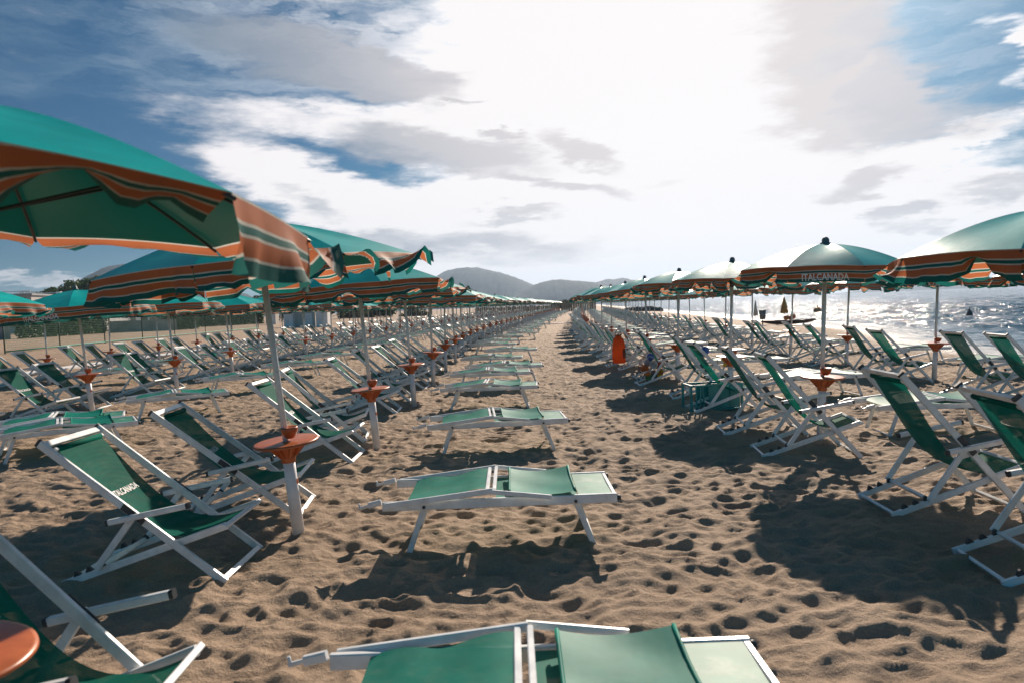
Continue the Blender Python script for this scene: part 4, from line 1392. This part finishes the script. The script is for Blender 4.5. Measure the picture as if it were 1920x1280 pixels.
# leaf helper
def leaves(b, centre, rad, n, size, rg, surf=.55):
    for _ in range(n):
        while True:
            q = Vector((rg.uniform(-1, 1), rg.uniform(-1, 1), rg.uniform(-1, 1)))
            if surf < q.length < 1: break
        c = Vector(centre) + Vector((q.x * rad[0], q.y * rad[1], q.z * rad[2]))
        a = Vector((rg.gauss(0, 1), rg.gauss(0, 1), rg.gauss(0, 1))).normalized(); d_ = a.orthogonal().normalized(); e = a.cross(d_)
        s_ = size * rg.uniform(.6, 1.4); i0 = len(b.v)
        b.v += [c - d_ * s_ * .5, c - e * s_ * .35, c + d_ * s_ * .5, c + e * s_ * .35]
        b.face((i0, i0 + 1, i0 + 2, i0 + 3))
def leafmat(name, base):
    m, t, o = mat(name)
    g_ = t.n('ShaderNodeNewGeometry').outputs['Position']
    n1 = t.noise(g_, .9, 4.0); n2 = t.noise(g_, 6.0, 3.0)
    cc = t.mix(t.sstep(n1, .35, .65), c4(base[0] * .6, base[1] * .6, base[2] * .6), c4(*base))
    cc = t.mix(t.sstep(n2, .5, .75, 0, .5), cc, c4(base[0] * 1.8, base[1] * 1.5, base[2]))
    p = principled(t, cc, .55, 0, .35)
    tr = t.n('ShaderNodeBsdfTranslucent'); t.put(tr.inputs[0], cc)
    mx = t.n('ShaderNodeMixShader'); mx.inputs[0].default_value = .35
    t.t.links.new(p.outputs[0], mx.inputs[1]); t.t.links.new(tr.outputs[0], mx.inputs[2]); t.t.links.new(mx.outputs[0], o.inputs[0])
    return m
M_PINE = leafmat('pine_leaves', (0.055, 0.105, 0.025))
M_HEDGE = leafmat('hedge_leaves', (0.05, 0.095, 0.025))
M_OLIVE = leafmat('olive_leaves', (0.09, 0.11, 0.055))
M_BARK = simple('bark', c4(0.12, 0.085, 0.06), .9, var=.3)
def hedge(p, q, h, dep_, label, seed):
    rg = random.Random(seed); p, q = Vector((p[0], p[1], gz(*p))), Vector((q[0], q[1], gz(*q)))
    b = MB(); L = (q - p).length; d_ = (q - p).normalized(); nn = Vector((-d_.y, d_.x, 0))
    k = int(L / .5)
    for i in range(k + 1):
        for j in range(int(h / .5) + 1):
            c = (q - p) * (i / max(k, 1)) + Vector((0, 0, .25 + .5 * j * (h - .3) / max(h, .1))) + nn * rg.uniform(-.1, .1)
            leaves(b, c, (.45, dep_ * .6, .40 + rg.uniform(0, .12)), 75, .24, rg, .3)
    o = b.build('hedge', M_HEDGE); o.location = p
    return tag(o, label, 'hedge')
hedge((-43.5, 60.5), (-43.2, 72.5), 1.7, .7, 'clipped green hedge left of the grey concrete wall', 1)
hedge((-45, 88), (-38, 104), 2.1, .8, 'longest clipped hedge behind the net fence', 2)
hedge((-37.4, 76.6), (-36.6, 79.0), 1.9, .8, 'short bushy hedge at the right end of the concrete wall', 3)

def box_obj(name, c, size, rz, m_, parent):
    return MB().box(c, size, rz, 0, .01).build(name, m_, parent)
def cabin(px0, px1, y, h, m_, label, dep_=2.2):
    a, b_ = xyz(px0, 600, y=y), xyz(px1, 600, y=y)
    x0, x1 = a.x, b_.x; z = gz((x0 + x1) / 2, y)
    o = empty('beach_cabin', ((x0 + x1) / 2, y, z))
    wd = x1 - x0
    box_obj('wall', (0, 0, h / 2 - .05), (wd, dep_, h + .1), 0, m_, o)
    box_obj('roof', (0, 0, h + .035), (wd + .1, dep_ + .1, .07), 0, M_ROOF, o)
    dr = box_obj('door', (wd * .22, -dep_ / 2 - .012, h * .46), (min(.8, wd * .35), .03, h * .86), 0, M_PLAST, o)
    MB().box((wd * .22 - .25, -dep_ / 2 - .04, h * .46), (.03, .04, .12), 0, 0).build('handle', M_DARK, dr)
    return tag(o, label, 'cabin')
cabin(536, 553, 79, 1.5, M_PLAST, 'small white cabin left of the wide beige one', 1.5)
cabin(553.5, 596, 80, 1.75, M_BEIGE, 'wide beige beach cabin between two white ones')
cabin(596.5, 618, 79, 1.85, M_PLAST, 'bright white cabin at the right end of the cabins', 1.8)
cabin(502, 520, 96, 1.5, M_BEIGE, 'grey hut beyond the long hedge', 1.5)

# terrace of the beach bar far behind the left rows
M_WOODD = simple('dark_timber', c4(0.09, 0.06, 0.045), .8, var=.3)
pg = empty('pergola', (-17.5, 96, gz(-17.5, 96)))
for k in range(7):
    for j in range(2):
        MB().bar((-6 + 2 * k, j * 3.5, -.2), (-6 + 2 * k, j * 3.5, 2.35), .12, .12, (1, 0, 0), 0, .1).build('post', M_WOODD, pg)
b = MB()
for j in range(2): b.bar((-6.3, j * 3.5, 2.42), (6.3, j * 3.5, 2.42), .1, .14, (0, 1, 0), 0, .1)
for k in range(13): b.bar((-6 + k, -.3, 2.54), (-6 + k, 3.8, 2.54), .07, .1, (1, 0, 0), 0, .1)
b.build('roof_beams', M_WOODD, pg)
tag(pg, 'dark timber pergola of the beach bar behind the left rows', 'pergola')
def bar_table():
    o = empty('bar_table')
    MB().lathe([(.02, .70), (.42, .705), (.43, .73), (.0, .735)], 16).build('table_top', M_PLAST, o)
    MB().tube([(0, 0, 0), (0, 0, .7)], .04, 8).build('leg', M_STEEL, o)
    return o
bt0 = bar_table()
for k in range(7):
    o = bt0 if k == 0 else copy_tree(bt0)
    x, y = -23 + 1.9 * k, 94 - (k % 2) * 1.2
    o.location = (x, y, gz(x, y))
    tag(o, 'white round bar table in front of the timber pergola', 'table', 'tables of the beach bar')

# concrete slab path along the third row
b = MB(); n = 44
for k in range(n):
    y = 15 + k * 1.6; x = -16.9 + float(curve(y))
    b.box((x, y, gz(x, y) + .02), (.75, 1.54, .10), -math.atan(slope(y)), 0, .06)
tag(b.build('path', M_PLAST), 'pale slab path running along the row nearest the fence', 'path', kind='structure')

# houses
def house(px, y, wd, dep_, h, m_, label, floors=1, rz=0.0, parapet=True, chim=False, nwin=3):
    p0 = xyz(px, 600, y=y); z = gz(p0.x, y)
    o = empty('house', (p0.x, y, z), rz)
    wl = box_obj('wall', (0, 0, h / 2 - .2), (wd, dep_, h + .4), 0, m_, o)
    rf = box_obj('roof', (0, 0, h + .13), (wd + .5, dep_ + .5, .25), 0, M_ROOF, o)
    if parapet:
        b = MB()
        for yy in (-dep_ / 2, dep_ / 2): b.box((0, yy, h + .6), (wd, .12, .12), 0, 0); 
        for k in range(int(wd / .8) + 1):
            b.box((-wd / 2 + .8 * k, -dep_ / 2, h + .4), (.06, .06, .32), 0, 0)
        b.build('railing', M_PLAST, rf)
    if chim:
        box_obj('chimney', (wd * .28, 0, h + .9), (.7, .7, 1.4), 0, M_PLAST, rf)
    for fl in range(floors):
        for k in range(nwin):
            xx = -wd / 2 + wd * (k + .5) / nwin; zz = 1.5 + fl * 3.0
            if zz + .7 > h: continue
            wn = MB().box((xx, -dep_ / 2 - .01, zz), (1.1, .06, 1.3), 0, 0).build('window', M_PLAST, o)
            MB().box((xx, -dep_ / 2 - .045, zz), (.9, .03, 1.1), 0, 0).build('pane', M_GLASSD, wn)
    box_obj('door', (wd * .12, -dep_ / 2 - .02, 1.05), (1.0, .06, 2.1), 0, M_WOODD, o)
    return tag(o, label, 'house')
house(8, 105, 12, 9, 5.6, M_BEIGE, 'pale two storey house with roof terrace at the far left', 2, R_(10), True, False)
house(88, 128, 9, 8, 5.6, M_BEIGE, 'house with a white chimney below the pine trees', 1, R_(6), False, True)
house(270, 122, 16, 8, 2.6, M_PLAST, 'long low white building behind the concrete wall', 1, R_(4), False, False, 5)
house(165, 110, 9, 7, 2.5, M_PLAST, 'low white building behind the left hedge', 1, R_(-3), False)

def tree(px, py_top, y, crx, crz, kind, label, seed, mesh_n=34, trunk=True):
    rg = random.Random(seed)
    p0 = xyz(px, py_top, y=y); z0 = gz(p0.x, y)
    H = p0.z - z0
    o = empty(kind, (p0.x, y, z0))
    b = MB(); top = H - crz
    lim = []
    trk = MB().tube([(0, 0, -.3), (.1 * rg.uniform(-1, 1), .1, top * .45), (.25 * rg.uniform(-1, 1), .1, top)], [.05 + H * .022, .04 + H * .017, .03 + H * .01], 8)
    for k in range(5):
        a_ = rg.uniform(0, 6.28)
        e = Vector((crx * .6 * math.cos(a_), crx * .6 * math.sin(a_), top + crz * .1))
        trk.tube([(0, 0, top * .72), (e.x * .5, e.y * .5, top * .9), e], [.03 + H * .009, .02 + H * .006, .02], 6)
    m_ = {'pine_tree': M_PINE, 'olive_tree': M_OLIVE, 'bush': M_HEDGE}[kind]
    for k in range(mesh_n):
        a_ = rg.uniform(0, 6.28); r = math.sqrt(rg.random()) * .85
        zc = top + crz * (.05 + .75 * math.sqrt(max(0, 1 - r * r)) * rg.uniform(.35, 1.0)) - (crz * .35 * r if kind != 'pine_tree' else 0)
        leaves(b, (crx * r * math.cos(a_), crx * r * math.sin(a_), zc), (crx * .24, crx * .24, crz * .26), 110, .16 + crx * .06, rg, .3)
    trk.build('trunk', M_BARK, o)
    b.build('crown', m_, o)
    return tag(o, label, {'pine_tree': 'pine tree', 'olive_tree': 'tree', 'bush': 'bush'}[kind])
tree(196, 516, 150, 7.0, 5.0, 'pine_tree', 'tallest umbrella pine below the dark hill', 1, 60)
tree(160, 522, 152, 6.0, 4.6, 'pine_tree', 'umbrella pine second from the tall one on its left', 2, 50)
tree(128, 531, 155, 5.5, 4.4, 'pine_tree', 'umbrella pine in the middle of the left grove', 3, 46)
tree(100, 541, 158, 5.0, 4.0, 'pine_tree', 'lowest umbrella pine at the left end of the grove', 4, 40)
tree(228, 532, 148, 5.5, 4.2, 'pine_tree', 'umbrella pine hidden partly by the striped umbrella', 5, 46)
tree(52, 556, 92, 3.0, 3.0, 'olive_tree', 'grey green olive tree beside the far left house', 6, 36)
tree(118, 575, 98, 2.6, 1.8, 'bush', 'bush below the pine grove near the low building', 7, 26)
for k, (px, py, y, cr_, cz_, kd, lb) in enumerate([
    (330, 560, 140, 5.5, 4.0, 'pine_tree', 'dark pine behind the long hedge, leftmost of the row'),
    (385, 556, 138, 5.0, 4.2, 'pine_tree', 'broad pine behind the middle of the long hedge'),
    (440, 552, 132, 4.6, 4.2, 'pine_tree', 'pine with a dark crown behind the nearest umbrella pole'),
    (500, 548, 128, 4.2, 4.0, 'pine_tree', 'tall pine between the hedge and the grey hut'),
    (556, 555, 130, 3.6, 4.2, 'olive_tree', 'pale green tree behind the white cabins'),
    (610, 551, 134, 4.2, 4.4, 'pine_tree', 'pine standing behind the beige cabin'),
    (660, 560, 140, 4.2, 3.8, 'olive_tree', 'light green tree left of the timber pergola'),
    (715, 566, 145, 4.0, 3.4, 'pine_tree', 'pine behind the timber pergola'),
    (775, 572, 150, 3.6, 3.0, 'olive_tree', 'small tree right of the timber pergola'),
    (1052, 560, 170, 3.2, 2.2, 'bush', 'round green bush above the reed fence')]):
    tree(px, py, y, cr_, cz_, kd, lb, 20 + k, 34)

# ------------------------------------------------------------------ haze
HAZE = 0.0002
if HAZE:
    b = MB()
    x0, x1, y0, y1, z0, z1 = -4100, 4400, -4100, 4200, -8.0, 175.0
    vs = [(x, y, z) for z in (z0, z1) for (x, y) in ((x0, y0), (x1, y0), (x1, y1), (x0, y1))]
    b.v = [Vector(v) for v in vs]
    for f in ((3, 2, 1, 0), (4, 5, 6, 7), (0, 1, 5, 4), (1, 2, 6, 5), (2, 3, 7, 6), (3, 0, 4, 7)): b.face(f)
    m, t, o_ = mat('haze_air')
    pv = t.n('ShaderNodeVolumePrincipled')
    pv.inputs['Color'].default_value = c4(0.58, 0.76, 1.0)
    pv.inputs['Density'].default_value = HAZE
    pv.inputs['Anisotropy'].default_value = 0.35
    t.t.links.new(pv.outputs[0], o_.inputs['Volume'])
    tag(b.build('haze', m), 'thin bluish sea haze over the whole beach', 'haze', kind='stuff')
